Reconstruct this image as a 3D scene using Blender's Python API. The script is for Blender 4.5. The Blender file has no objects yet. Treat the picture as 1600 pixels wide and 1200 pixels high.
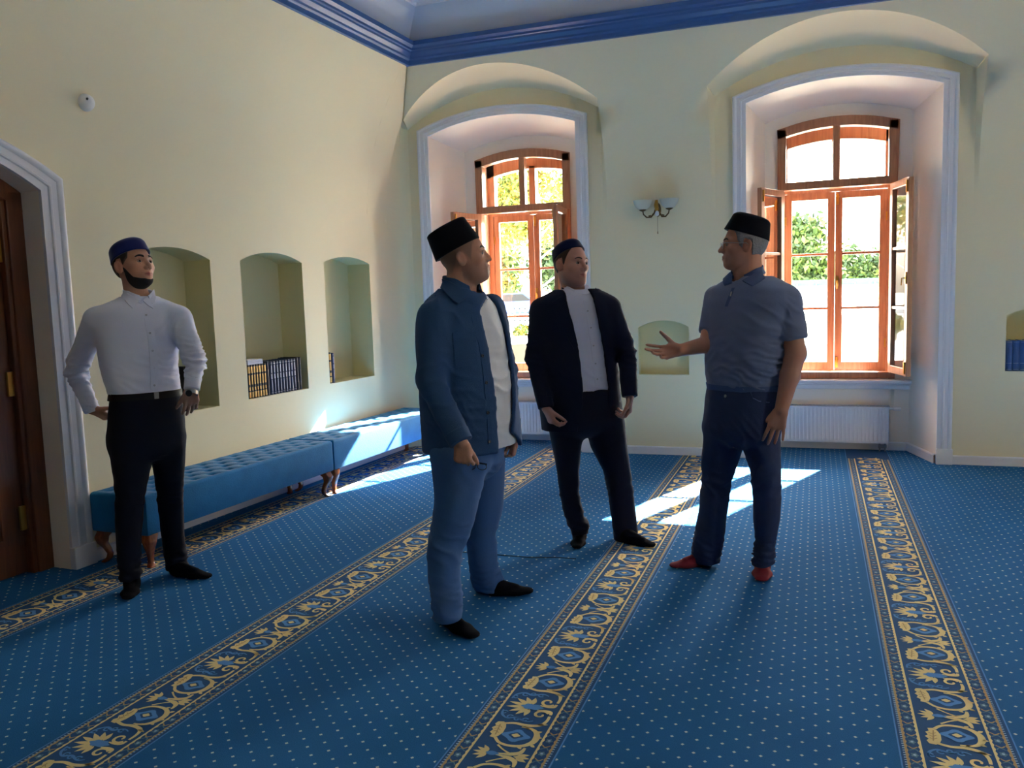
import bpy, bmesh, math, random
import numpy as np
from math import sin, cos, pi, radians, sqrt, atan2
from mathutils import Vector, Matrix
from mathutils.bvhtree import BVHTree
random.seed(7)
SC = bpy.context.scene
COL = SC.collection
# ---------------------------------------------------------------- camera
F_PX = 1310.0
YAW, PITCH, ROLL = radians(19.95), radians(5.95), radians(-1.83)
def cam_axes():
    f = np.array([-sin(YAW)*cos(PITCH), cos(YAW)*cos(PITCH), -sin(PITCH)])
    r = np.cross(f, [0, 0, 1]); r /= np.linalg.norm(r); u = np.cross(r, f)
    c, s = cos(ROLL), sin(ROLL)
    return c*r+s*u, -s*r+c*u, f
CR, CU, CF = cam_axes()
CPOS = np.array([0, 0, 1.5])
cd = bpy.data.cameras.new('camera'); cam = bpy.data.objects.new('camera', cd); COL.objects.link(cam)
cd.sensor_width = 36; cd.lens = F_PX/1600*36; cd.clip_start = .05; cd.clip_end = 500
M = Matrix.Identity(4)
for i in range(3):
    M[i][0], M[i][1], M[i][2], M[i][3] = CR[i], CU[i], -CF[i], CPOS[i]
cam.matrix_world = M
SC.camera = cam
def ray(px, py): return CF+(px-800)/F_PX*CR-(py-600)/F_PX*CU
def PY(px, py, Y):
    d = ray(px, py); return CPOS+d*(Y/d[1])
def PZ(px, py, z=0):
    d = ray(px, py); return CPOS+d*((z-1.5)/d[2])
# ---------------------------------------------------------------- world, sun, exposure
W = bpy.data.worlds.new('sky'); SC.world = W; W.use_nodes = True
nt = W.node_tree; bg = nt.nodes['Background']
sk = nt.nodes.new('ShaderNodeTexSky'); sk.sky_type = 'NISHITA'; sk.sun_disc = False
sk.sun_elevation = radians(33); sk.sun_rotation = radians(20); sk.air_density = 1.6; sk.dust_density = 3.0; sk.altitude = 100
hs = nt.nodes.new('ShaderNodeHueSaturation'); hs.inputs['Saturation'].default_value = .5; nt.links.new(sk.outputs[0], hs.inputs['Color']); nt.links.new(hs.outputs[0], bg.inputs[0]); bg.inputs[1].default_value = 0.9
SUN = Vector((-.37, -1.0, -.71)).normalized()
sd = bpy.data.lights.new('sun', 'SUN'); sd.energy = 45; sd.angle = radians(.6); sd.color = (1, .93, .82)
so = bpy.data.objects.new('sun', sd); COL.objects.link(so); so.rotation_euler = SUN.to_track_quat('-Z', 'Y').to_euler()
SC.view_settings.view_transform = 'Standard'; SC.view_settings.look = 'None'
SC.view_settings.exposure = 1.6; SC.view_settings.gamma = 1; SC.view_settings.use_curve_mapping = False
SC.cycles.max_bounces = 14; SC.cycles.diffuse_bounces = 8; SC.cycles.glossy_bounces = 4
SC.cycles.transparent_max_bounces = 24; SC.cycles.transmission_bounces = 8
SC.cycles.caustics_reflective = False; SC.cycles.caustics_refractive = False
SC.cycles.sample_clamp_indirect = 6
def portal(loc, sx, sy, rot):
    l = bpy.data.lights.new('window_portal', 'AREA'); l.shape = 'RECTANGLE'; l.size = sx; l.size_y = sy
    l.cycles.is_portal = True
    o = bpy.data.objects.new('window_portal', l); COL.objects.link(o); o.location = loc; o.rotation_euler = rot
# ---------------------------------------------------------------- helpers
def srgb(r, g, b):
    f = lambda c: (c/255/12.92) if c/255 <= .04045 else ((c/255+.055)/1.055)**2.4
    return (f(r), f(g), f(b), 1)
MATS = {}
def mat(name, col, rough=.6, metal=0, noise=0, nscale=20, bump=0, bscale=60, spec=.5, sheen=0, trans=0, coat=0, vcol=None, subs=0):
    m = bpy.data.materials.new(name); m.use_nodes = True; t = m.node_tree; b = t.nodes['Principled BSDF']
    b.inputs['Base Color'].default_value = col; b.inputs['Roughness'].default_value = rough; b.inputs['Metallic'].default_value = metal
    b.inputs['Specular IOR Level'].default_value = spec
    if sheen: b.inputs['Sheen Weight'].default_value = sheen; b.inputs['Sheen Roughness'].default_value = .4
    if trans: b.inputs['Transmission Weight'].default_value = trans
    if coat: b.inputs['Coat Weight'].default_value = coat
    if subs: b.inputs['Subsurface Weight'].default_value = subs; b.inputs['Subsurface Radius'].default_value = (.01, .004, .002)
    tc = t.nodes.new('ShaderNodeTexCoord')
    src = None
    if vcol:
        a = t.nodes.new('ShaderNodeAttribute'); a.attribute_name = vcol; src = a.outputs['Color']
        t.links.new(src, b.inputs['Base Color'])
    if noise:
        n = t.nodes.new('ShaderNodeTexNoise'); n.inputs['Scale'].default_value = nscale; n.inputs['Detail'].default_value = 5
        t.links.new(tc.outputs['Object'], n.inputs['Vector'])
        mr = t.nodes.new('ShaderNodeMapRange'); mr.inputs[3].default_value = 1-noise; mr.inputs[4].default_value = 1+noise
        t.links.new(n.outputs['Fac'], mr.inputs[0])
        mx = t.nodes.new('ShaderNodeVectorMath'); mx.operation = 'SCALE'
        if src: t.links.new(src, mx.inputs[0])
        else: mx.inputs[0].default_value = col[:3]
        t.links.new(mr.outputs[0], mx.inputs['Scale']); t.links.new(mx.outputs[0], b.inputs['Base Color'])
    if bump:
        n2 = t.nodes.new('ShaderNodeTexNoise'); n2.inputs['Scale'].default_value = bscale; n2.inputs['Detail'].default_value = 3
        t.links.new(tc.outputs['Object'], n2.inputs['Vector'])
        bp = t.nodes.new('ShaderNodeBump'); bp.inputs['Strength'].default_value = bump; bp.inputs['Distance'].default_value = .01
        t.links.new(n2.outputs['Fac'], bp.inputs['Height']); t.links.new(bp.outputs[0], b.inputs['Normal'])
    MATS[name] = m
    return m
def wood(name, c1, c2, rough=.35, scale=6, coat=.3):
    m = bpy.data.materials.new(name); m.use_nodes = True; t = m.node_tree; b = t.nodes['Principled BSDF']
    tc = t.nodes.new('ShaderNodeTexCoord'); mp = t.nodes.new('ShaderNodeMapping'); mp.inputs['Scale'].default_value = (scale*4, scale*4, scale*.35)
    n = t.nodes.new('ShaderNodeTexNoise'); n.inputs['Scale'].default_value = 2; n.inputs['Detail'].default_value = 6; n.inputs['Distortion'].default_value = .8
    cr = t.nodes.new('ShaderNodeValToRGB'); cr.color_ramp.elements[0].position = .3; cr.color_ramp.elements[1].position = .7
    cr.color_ramp.elements[0].color = c1; cr.color_ramp.elements[1].color = c2
    t.links.new(tc.outputs['Object'], mp.inputs[0]); t.links.new(mp.outputs[0], n.inputs[0]); t.links.new(n.outputs[0], cr.inputs[0]); t.links.new(cr.outputs[0], b.inputs['Base Color'])
    b.inputs['Roughness'].default_value = rough; b.inputs['Coat Weight'].default_value = coat; b.inputs['Coat Roughness'].default_value = .25
    return m
def obj(name, me, parent=None, label=None, cat=None, group=None, kind=None, loc=None):
    o = bpy.data.objects.new(name, me); COL.objects.link(o)
    if parent is not None: o.parent = parent
    if loc is not None: o.location = loc
    if label: o['label'] = label
    if cat: o['category'] = cat
    if group: o['group'] = group
    if kind: o['kind'] = kind
    return o
def empty(name, loc, label=None, cat=None, group=None, kind=None, rz=0):
    o = obj(name, None, None, label, cat, group, kind, loc); o.rotation_euler = (0, 0, rz); o.empty_display_size = .1
    return o
class MB:
    def __init__(s): s.v = []; s.f = []; s.m = []
    def add(s, vs, fs, m=0):
        n = len(s.v); s.v += [tuple(map(float, p)) for p in vs]; s.f += [tuple(n+i for i in f) for f in fs]; s.m += [m]*len(fs); return s
    def box(s, x0, x1, y0, y1, z0, z1, m=0, fn=None):
        vs = [(x, y, z) for x in (x0, x1) for y in (y0, y1) for z in (z0, z1)]
        if fn: vs = [fn(*p) for p in vs]
        return s.add(vs, [(0, 1, 3, 2), (4, 6, 7, 5), (0, 4, 5, 1), (2, 3, 7, 6), (0, 2, 6, 4), (1, 5, 7, 3)], m)
    def grid(s, P, m=0, closeu=False):     # P[i][j] points
        nu, nv = len(P), len(P[0]); fs = []
        for i in range(nu-1+(1 if closeu else 0)):
            for j in range(nv-1):
                a, b = i, (i+1) % nu; fs.append((a*nv+j, b*nv+j, b*nv+j+1, a*nv+j+1))
        return s.add([p for r in P for p in r], fs, m)
    def tube(s, pts, r, n=8, m=0, cap=True, closed=False):
        pts = [Vector(p) for p in pts]; k = len(pts); rs = r if hasattr(r, '__len__') else [r]*k
        rings = []; prev = None
        for i, p in enumerate(pts):
            if closed: t = (pts[(i+1) % k]-pts[i-1])
            else: t = pts[min(i+1, k-1)]-pts[max(i-1, 0)]
            t.normalize()
            a = prev if prev is not None else (Vector((0, 0, 1)) if abs(t.z) < .9 else Vector((1, 0, 0)))
            u = (a-t*a.dot(t)); u = u.normalized() if u.length > 1e-6 else t.orthogonal().normalized()
            w = t.cross(u); prev = u
            rings.append([p+(u*cos(2*pi*j/n)+w*sin(2*pi*j/n))*rs[i] for j in range(n)])
        vs = [q for rg in rings for q in rg]; fs = []
        for i in range(k-1+(1 if closed else 0)):
            a, b = i*n, ((i+1) % k)*n
            for j in range(n): fs.append((a+j, b+j, b+(j+1) % n, a+(j+1) % n))
        if cap and not closed: fs += [tuple(range(n)), tuple(range((k-1)*n+n-1, (k-1)*n-1, -1))]
        return s.add(vs, fs, m)
    def lathe(s, prof, n=24, c=(0, 0, 0), m=0, ex=1, ey=1, axis='z'):
        P = []
        for (r, z) in prof:
            P.append([(c[0]+r*ex*cos(2*pi*j/n), c[1]+r*ey*sin(2*pi*j/n), c[2]+z) for j in range(n)])
        if axis == 'x': P = [[(c[0]+(p[2]-c[2]), c[1]+(p[1]-c[1]), c[2]+(p[0]-c[0])) for p in r] for r in P]
        if axis == 'y': P = [[(c[0]+(p[0]-c[0]), c[1]+(p[2]-c[2]), c[2]+(p[1]-c[1])) for p in r] for r in P]
        k = len(P); fs = []
        for i in range(k-1):
            for j in range(n): fs.append((i*n+j, i*n+(j+1) % n, (i+1)*n+(j+1) % n, (i+1)*n+j))
        return s.add([p for r in P for p in r], fs, m)
    def build(s, name, mats, parent=None, smooth=False, bevel=0, label=None, cat=None, group=None, kind=None, org=None, fix=True, seg=2):
        me = bpy.data.meshes.new(name)
        v = s.v
        if org is not None: v = [(p[0]-org[0], p[1]-org[1], p[2]-org[2]) for p in v]
        me.from_pydata(v, [], s.f)
        for m in (mats if isinstance(mats, (list, tuple)) else [mats]): me.materials.append(m)
        me.polygons.foreach_set('material_index', s.m)
        if fix == 'room':
            bm = bmesh.new(); bm.from_mesh(me); bmesh.ops.remove_doubles(bm, verts=bm.verts, dist=1e-5)
            bm.normal_update(); CC = Vector((0, 3, 1.5))
            for fc in bm.faces:
                if fc.normal.dot(CC-fc.calc_center_median()) < 0: fc.normal_flip()
            bm.to_mesh(me); bm.free()
        elif fix:
            bm = bmesh.new(); bm.from_mesh(me); bmesh.ops.remove_doubles(bm, verts=bm.verts, dist=1e-5); bmesh.ops.recalc_face_normals(bm, faces=bm.faces); bm.to_mesh(me); bm.free()
        if smooth:
            me.polygons.foreach_set('use_smooth', [True]*len(me.polygons))
            if smooth != 2:
                try: me.set_sharp_from_angle(angle=radians(40))
                except Exception: pass
        o = obj(name, me, parent, label, cat, group, kind)
        if org is not None and parent is None: o.location = org
        if bevel:
            b = o.modifiers.new('bevel', 'BEVEL'); b.width = bevel; b.segments = seg; b.limit_method = 'ANGLE'
        return o
def copy_tree(o, parent=None):
    c = o.copy(); COL.objects.link(c)
    if parent is not None: c.parent = parent
    for ch in list(o.children): copy_tree(ch, c)
    return c
# ---------------------------------------------------------------- materials
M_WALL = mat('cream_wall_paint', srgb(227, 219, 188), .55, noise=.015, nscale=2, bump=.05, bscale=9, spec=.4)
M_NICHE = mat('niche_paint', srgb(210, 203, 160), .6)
M_REVEAL = mat('white_reveal_paint', srgb(240, 232, 222), .5, noise=.01, nscale=3)
M_TRIM = mat('white_trim_paint', srgb(222, 224, 232), .4)
M_NAVY = mat('navy_cornice_paint', srgb(52, 92, 150), .35)
M_FRIEZE = mat('pale_blue_paint', srgb(196, 208, 226), .5)
M_CEIL = mat('ceiling_paint', srgb(220, 222, 226), .7)
M_WIN = wood('window_wood', srgb(158, 104, 76), srgb(186, 132, 98), .3, 5, .5)
M_DOOR = wood('door_wood', srgb(84, 42, 20), srgb(112, 62, 32), .45, 4, .2)
M_LEG = wood('bench_leg_wood', srgb(122, 62, 30), srgb(152, 84, 44), .25, 8, .6)
M_BRASS = mat('brass', srgb(205, 160, 80), .3, 1)
M_BRONZE = mat('old_bronze', srgb(110, 88, 60), .35, 1)
M_STEEL = mat('steel', srgb(170, 170, 172), .3, 1)
M_RAD = mat('radiator_enamel', srgb(228, 231, 240), .3)
M_PLASTIC = mat('white_plastic', srgb(228, 230, 235), .4)
M_BLACK = mat('black_matter', srgb(22, 22, 26), .5)
M_VELVET = mat('teal_velvet', srgb(18, 108, 164), .75, noise=.25, nscale=9, bump=.15, bscale=120, sheen=.15, spec=.15)
def glass_mat(name, tint=(1, 1, 1, 1), refl=.08):
    m = bpy.data.materials.new(name); m.use_nodes = True; t = m.node_tree; t.nodes.remove(t.nodes['Principled BSDF'])
    o = t.nodes['Material Output']; tr = t.nodes.new('ShaderNodeBsdfTransparent'); tr.inputs[0].default_value = tint
    gl = t.nodes.new('ShaderNodeBsdfGlossy'); gl.inputs['Roughness'].default_value = .02
    lw = t.nodes.new('ShaderNodeFresnel'); lw.inputs[0].default_value = 1.45
    mx = t.nodes.new('ShaderNodeMixShader'); t.links.new(lw.outputs[0], mx.inputs[0]); t.links.new(tr.outputs[0], mx.inputs[1]); t.links.new(gl.outputs[0], mx.inputs[2])
    t.links.new(mx.outputs[0], o.inputs[0]); return m
M_GLASS = glass_mat('window_glass', (.97, .98, .97, 1))
M_FROST = mat('frosted_glass', srgb(225, 222, 205), .4, trans=.35)
# ---------------------------------------------------------------- room shell
YB = 7.68; ZT = 3.6
LA = radians(2.3)
def LWP(s, z, o=0.0): return (-4.07+s*sin(LA)+o*cos(LA), 3.6+s*cos(LA)-o*sin(LA), z)
def dL(z): return .445*((z-2.2)/1.4)**2 if z > 2.2 else 0.
def dB(z): return .30*(z-2.2)**2 if z > 2.2 else 0.
def arc(u, u0, u1, spring, apex):
    c = (u0+u1)/2; hw = (u1-u0)/2; rise = apex-spring
    if rise < 1e-4: return spring
    R = (hw*hw+rise*rise)/(2*rise); d = min(hw, abs(u-c))
    return spring+sqrt(max(0, R*R-d*d))-(R-rise)
def lin(a, b, n): return [a+(b-a)*i/(n-1) for i in range(n)]
ROWZ = 14
def patch(mb, us, lo, hi, n, fn, m=0):
    P = [[fn(u, lo(u)+(hi(u)-lo(u))*j/(n-1)) for j in range(n)] for u in us]
    mb.grid(P, m)
def wall_with(mb, u0, u1, z0, z1, ops, fn, m=0, rows=16, step=.5):
    """ops: (u0,u1,zb,spring,apex) openings sorted"""
    cur = u0
    for op in sorted(ops)+[None]:
        end = op[0] if op else u1
        if end-cur > 1e-6:
            n = max(2, int((end-cur)/step)+2); patch(mb, lin(cur, end, n), lambda u: z0, lambda u: z1, rows, fn, m)
        if op:
            us = lin(op[0], op[1], 21)
            if op[2] > z0+1e-6: patch(mb, us, lambda u: z0, lambda u: op[2], 6, fn, m)
            patch(mb, us, lambda u: arc(u, *op[:2], *op[3:]), lambda u: z1, 12, fn, m)
            cur = op[1]
def ring(op, n=21):
    """outline of an arched opening: left jamb up, arch, right jamb down"""
    us = lin(op[0], op[1], n)
    return [(op[0], op[2])]+[(u, arc(u, op[0], op[1], op[3], op[4])) for u in us]+[(op[1], op[2])]
def band(mb, r1, f1, r2, f2, n=2, m=0):
    P = []
    for (a, b) in zip(r1, r2):
        p, q = f1(*a), f2(*b); P.append([tuple(p[k]+(q[k]-p[k])*j/(n-1) for k in range(3)) for j in range(n)])
    mb.grid(P, m)
# --- floor
XR, YF = 5.2, -4.2
mb = MB(); mb.add([(-4.9, YF, 0), (XR, YF, 0), (XR, 9.2, 0), (-4.9, 9.2, 0)], [(0, 1, 2, 3)])
m = bpy.data.materials.new('blue_carpet'); m.use_nodes = True; t = m.node_tree; b = t.nodes['Principled BSDF']
b.inputs['Roughness'].default_value = .9; b.inputs['Specular IOR Level'].default_value = .04
def N(t, typ, **k):
    n = t.nodes.new(typ)
    for a, v in k.items(): setattr(n, a, v)
    return n
def math_(t, op, a, b_=None, c=None):
    n = N(t, 'ShaderNodeMath', operation=op)
    for i, x in enumerate((a, b_, c)):
        if x is None: continue
        if isinstance(x, (int, float)): n.inputs[i].default_value = x
        else: t.links.new(x, n.inputs[i])
    return n.outputs[0]
tc = N(t, 'ShaderNodeTexCoord'); sx = N(t, 'ShaderNodeSeparateXYZ'); t.links.new(tc.outputs['Object'], sx.inputs[0])
def celld(px, py, ox, oy, per, wx, wy):
    ax = math_(t, 'DIVIDE', math_(t, 'SUBTRACT', math_(t, 'MODULO', math_(t, 'ADD', px, 100*per-ox+per/2), per), per/2), wx)
    ay = math_(t, 'DIVIDE', math_(t, 'SUBTRACT', math_(t, 'MODULO', math_(t, 'ADD', py, 100*per-oy+per/2), per), per/2), wy)
    return math_(t, 'ADD', math_(t, 'ABSOLUTE', ax), math_(t, 'ABSOLUTE', ay))
X, Yc = sx.outputs[0], sx.outputs[1]
PER = .08335
d1 = celld(X, Yc, -.782, 2.9638, PER, .0068, .0068); d2 = celld(X, Yc, -.782+PER/2, 2.9638+PER/2, PER, .0068, .0068)
dm = math_(t, 'MINIMUM', d1, d2); dot = math_(t, 'LESS_THAN', dm, 1.0)
# stripe mask : no dots on the borders
su = math_(t, 'MODULO', math_(t, 'ADD', X, 1.147+1.3985*10+.008), 1.3985)
inst = math_(t, 'LESS_THAN', su, .37)
dot = math_(t, 'MULTIPLY', dot, math_(t, 'SUBTRACT', 1.0, inst))
n1 = N(t, 'ShaderNodeTexNoise'); n1.inputs['Scale'].default_value = 3; n1.inputs['Detail'].default_value = 4; t.links.new(tc.outputs['Object'], n1.inputs[0])
n2 = N(t, 'ShaderNodeTexNoise'); n2.inputs['Scale'].default_value = 260; n2.inputs['Detail'].default_value = 2; t.links.new(tc.outputs['Object'], n2.inputs[0])
f = math_(t, 'ADD', math_(t, 'MULTIPLY', n1.outputs[0], .35), math_(t, 'MULTIPLY', n2.outputs[0], .7))
mrn = N(t, 'ShaderNodeMapRange'); mrn.inputs[1].default_value = .3; mrn.inputs[2].default_value = .75; mrn.inputs[3].default_value = .8; mrn.inputs[4].default_value = 1.2
t.links.new(f, mrn.inputs[0])
mixc = N(t, 'ShaderNodeMix', data_type='RGBA'); mixc.inputs[6].default_value = srgb(44, 104, 158); mixc.inputs[7].default_value = srgb(205, 212, 205)
t.links.new(dot, mixc.inputs[0])
sc_ = N(t, 'ShaderNodeVectorMath', operation='SCALE'); t.links.new(mixc.outputs[2], sc_.inputs[0]); t.links.new(mrn.outputs[0], sc_.inputs['Scale']); t.links.new(sc_.outputs[0], b.inputs['Base Color'])
bp = N(t, 'ShaderNodeBump'); bp.inputs['Strength'].default_value = .35; bp.inputs['Distance'].default_value = .004; t.links.new(n2.outputs[0], bp.inputs['Height']); t.links.new(bp.outputs[0], b.inputs['Normal'])
M_CARPET = m
FLOOR = mb.build('floor', M_CARPET, kind='structure', label='blue fitted carpet with small pale dots and ornate golden borders')

# --- back wall
LUN = [(-3.70, -1.80, 0, 3.20, 3.55), (-.86, 1.22, 0, 3.20, 3.575), (2.15, 4.25, 0, 3.20, 3.575)]
LUNB = [(-3.80, -1.84, 0, 3.17, 3.46), (-.83, 1.19, 0, 3.17, 3.46), (2.18, 4.22, 0, 3.17, 3.46)]
REC = [(-3.58, -2.085, 0, 3.085, 3.215), (-.567, .957, 0, 3.085, 3.215), (2.45, 3.97, 0, 3.085, 3.215)]
RECB = [(-3.44, -2.20, 0, 3.0, 3.115), (-.44, .80, 0, 3.0, 3.115), (2.58, 3.82, 0, 3.0, 3.115)]
WINO = [(-3.317, -2.307, .66, 2.905, 2.985), (-.330, .680, .66, 2.93, 3.01), (2.68, 3.69, .66, 2.93, 3.01)]
YR = 8.25; YO = 8.60; YX = 9.45
def xleft(z):
    s = (YB-dB(z)-3.6)/cos(LA); return LWP(s, z, dL(z))[0]
def fback(u, z):
    y = YB-dB(z)
    if z > 3.19: u = max(u, xleft(z))
    return (u, y, z)
def fflat(u, z): return (u, YB, z)
mb = MB()
NICHB = [(-1.532, -1.072, .742, 1.178, 1.240), (1.445, 1.96, .775, 1.225, 1.285)]
def outer_with(u0, u1):
    wall_with(mb, u0, u1, 0, ZT, [], fback)
wall_with(mb, -1.80, -.86, 0, ZT, [(NICHB[0][0], NICHB[0][1], NICHB[0][2], NICHB[0][3], NICHB[0][4])], fback, rows=20)
wall_with(mb, 1.22, 2.15, 0, ZT, [NICHB[1]], fback, rows=20)
wall_with(mb, 4.25, XR, 0, ZT, [], fback, rows=20)
for k in range(3):
    us = lin(LUN[k][0], LUN[k][1], 41)
    patch(mb, us, lambda u: arc(u, *LUN[k][:2], *LUN[k][3:]), lambda u: ZT, 6, fback)
    # flat plane around the recess
    A, B, Rr = LUN[k], LUNB[k], REC[k]
    usb = lin(B[0], Rr[0], 5)
    patch(mb, usb, lambda u: 0, lambda u: arc(u, *B[:2], *B[3:]), 12, fflat)
    patch(mb, lin(Rr[0], Rr[1], 25), lambda u: arc(u, *Rr[:2], *Rr[3:]), lambda u: arc(u, *B[:2], *B[3:]), 3, fflat)
    patch(mb, lin(Rr[1], B[1], 5), lambda u: 0, lambda u: arc(u, *B[:2], *B[3:]), 12, fflat)
    # soffit and sides
    n = 41
    ra = [(u, arc(u, *A[:2], *A[3:])) for u in lin(A[0], A[1], n)]
    rb = [(u, arc(u, *B[:2], *B[3:])) for u in lin(B[0], B[1], n)]
    P = []
    for (a, b_) in zip(ra, rb):
        p, q = fback(*a), fflat(*b_); row = []
        for j in range(7):
            tt = j/6; row.append((p[0]+(q[0]-p[0])*tt, p[1]+(q[1]-p[1])*tt, p[2]+(q[2]-p[2])*(tt**1.8)))
        P.append(row)
    mb.grid(P)
    for side in (0, 1):
        if k == 0 and side == 0: continue
        P = []
        for z in lin(0, 3.2, 20):
            p = fback(A[side], z); q = fflat(B[side], min(z, 3.17) if z > 3.1 else z)
            P.append([p, tuple((p[i]+q[i])/2 for i in range(3)), q])
        mb.grid(P)
# rounded corner to the left wall
P = []
SC0 = (7.36-3.6)/cos(LA)
for z in lin(0, 3.2, 20):
    p0 = Vector(LWP(SC0, z, dL(z))); p1 = Vector(LWP(SC0+.20, z, dL(z)*.5)); p3 = Vector((-3.80, YB, min(z, 3.17) if z > 3.1 else z)); p2 = Vector((-3.905, YB-.02, z))
    P.append([tuple(p0*(1-t_)**3+p1*3*t_*(1-t_)**2+p2*3*t_*t_*(1-t_)+p3*t_**3) for t_ in lin(0, 1, 9)])
mb.grid(P)
mb.add([P[-1][0]]+P[-1][1:], [(0, i, i+1) for i in range(1, 8)])
WB = mb.build('wall_back', M_WALL, fix='room', kind='structure', smooth=True, label='cream back wall leaning inwards above the arched window recesses')
# recess linings
mb = MB()
for k in range(3):
    band(mb, ring(REC[k]), fflat, ring(RECB[k]), lambda u, z: (u, YR, z), 2)
    # back of the recess with window opening
    wall_with(mb, RECB[k][0], RECB[k][1], 0, 3.0, [], lambda u, z: (u, YR, z)) if False else None
    Wn = WINO[k]; Rb = RECB[k]
    f = lambda u, z: (u, YR, z)
    patch(mb, lin(Rb[0], Wn[0], 3), lambda u: 0, lambda u: arc(u, *Rb[:2], *Rb[3:]), 3, f)
    patch(mb, lin(Wn[1], Rb[1], 3), lambda u: 0, lambda u: arc(u, *Rb[:2], *Rb[3:]), 3, f)
    patch(mb, lin(Wn[0], Wn[1], 21), lambda u: 0, lambda u: Wn[2], 3, f)
    patch(mb, lin(Wn[0], Wn[1], 21), lambda u: arc(u, *Wn[:2], *Wn[3:]), lambda u: arc(u, *Rb[:2], *Rb[3:]), 3, f)
    rw = ring(Wn); band(mb, rw, f, rw, lambda u, z: (u, YO+.07, z), 2)
    ro = ring((Wn[0]-.3, Wn[1]+.3, Wn[2]-.06, Wn[3]+.05, Wn[4]+.03)); band(mb, rw, lambda u, z: (u, YO+.07, z), ro, lambda u, z: (u, YX, z), 2)
    mb.add([(Wn[0], YR, Wn[2]), (Wn[1], YR, Wn[2]), (Wn[1]+.3, YX, Wn[2]-.06), (Wn[0]-.3, YX, Wn[2]-.06)], [(0, 1, 2, 3)])
mb.build('wall_back_recess', M_REVEAL, fix='room', kind='structure', parent=WB, smooth=True)
mb = MB()      # hull added to stop sun leaking in: outside wall face, roof slab, end wall
wall_with(mb, -6.5, 6.5, -2.2, 5.0, [(w[0]-.3, w[1]+.3, w[2]-.06, w[3]+.05, w[4]+.03) for w in WINO], lambda u, z: (u, YX, z), rows=2, step=20)
mb.add([(-6.5, YF-1, 4.5), (6.5, YF-1, 4.5), (6.5, YX, 4.5), (-6.5, YX, 4.5), (-5.6, YF-1, -.1), (-5.6, YX, -.1), (-5.6, YX, 4.5), (-5.6, YF-1, 4.5)], [(0, 1, 2, 3), (4, 5, 6, 7)])
mb.build('sun_block_hull', M_WALL, parent=WB)
def niche(mb, op, f, depth, fdeep):
    r = ring(op); band(mb, r, f, r, fdeep, 2)
    us = lin(op[0], op[1], 21)
    patch(mb, us, lambda u: op[2], lambda u: arc(u, *op[:2], *op[3:]), 3, fdeep)
    mb.grid([[f(op[0], op[2]), fdeep(op[0], op[2])], [f(op[1], op[2]), fdeep(op[1], op[2])]])
mb = MB()
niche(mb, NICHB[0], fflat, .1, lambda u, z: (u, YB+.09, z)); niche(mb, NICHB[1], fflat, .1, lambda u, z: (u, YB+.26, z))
mb.build('niche_lining', M_NICHE, kind='structure', parent=WB, fix='room', smooth=True)
# --- left wall
S0 = (YF-3.6)/cos(LA)
NICHL = [(.555, 1.305, .785, 1.825, 1.90), (1.62, 2.375, .79, 1.83, 1.90), (2.685, 3.42, .794, 1.845, 1.90)]
DOORL = (-1.62, -.012, 0, 2.17, 2.40)
def fleft(s, z): return LWP(s, z, dL(z))
mb = MB()
wall_with(mb, S0, SC0, 0, ZT, [DOORL]+NICHL, fleft, rows=20, step=.4)
P = []
for z in lin(3.2, ZT, 8):
    s1 = (YB-dB(z)-3.6)/cos(LA)
    P.append([fleft(SC0, z), (xleft(z), YB-dB(z), z)])
# above the springing the leaning walls meet earlier than SC0: fold those columns back
WL = mb.build('wall_left', M_WALL, fix='room', kind='structure', smooth=True, label='cream left wall with three arched book niches and a doorway')
me = WL.data
for v in me.vertices:
    if v.co.z > 3.2:
        lim = YB-dB(v.co.z)
        if v.co.y > lim:
            s = (lim-3.6)/cos(LA); q = LWP(s, v.co.z, dL(v.co.z)); v.co = q
mb = MB()
for op in NICHL:
    niche(mb, op, lambda s, z: LWP(s, z, 0), .2, lambda s, z: LWP(s, z, -.24))
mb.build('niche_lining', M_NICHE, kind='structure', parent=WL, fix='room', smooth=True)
mb = MB()
r = ring(DOORL); band(mb, r, lambda s, z: LWP(s, z, 0), r, lambda s, z: LWP(s, z, -.30), 2)
mb.build('door_reveal', M_REVEAL, fix='room', kind='structure', parent=WL, smooth=True)
# --- right wall with an unseen window added for light, front wall, ceiling
mb = MB()
OPR = [(2.5, 3.6, .7, 2.7, 2.9)]
wall_with(mb, YF, YB, 0, 4.3, OPR, lambda u, z: (XR, u, z), rows=3, step=3)
for op in OPR:
    r = ring(op); band(mb, r, lambda u, z: (XR, u, z), r, lambda u, z: (XR+.6, u, z), 2)
    mb.grid([[(XR, op[0], op[2]), (XR+.6, op[0], op[2])], [(XR, op[1], op[2]), (XR+.6, op[1], op[2])]])
mb.build('wall_right', M_WALL, kind='structure')
mb = MB()
OPF = []
wall_with(mb, -4.5, XR, 0, 4.3, OPF, lambda u, z: (u, YF, z), rows=3, step=3)
for op in OPF:
    r = ring(op); band(mb, r, lambda u, z: (u, YF, z), r, lambda u, z: (u, YF-.6, z), 2)
    mb.grid([[(op[0], YF, op[2]), (op[0], YF-.6, op[2])], [(op[1], YF, op[2]), (op[1], YF-.6, op[2])]])
mb.build('wall_front', M_WALL, kind='structure')
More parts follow.
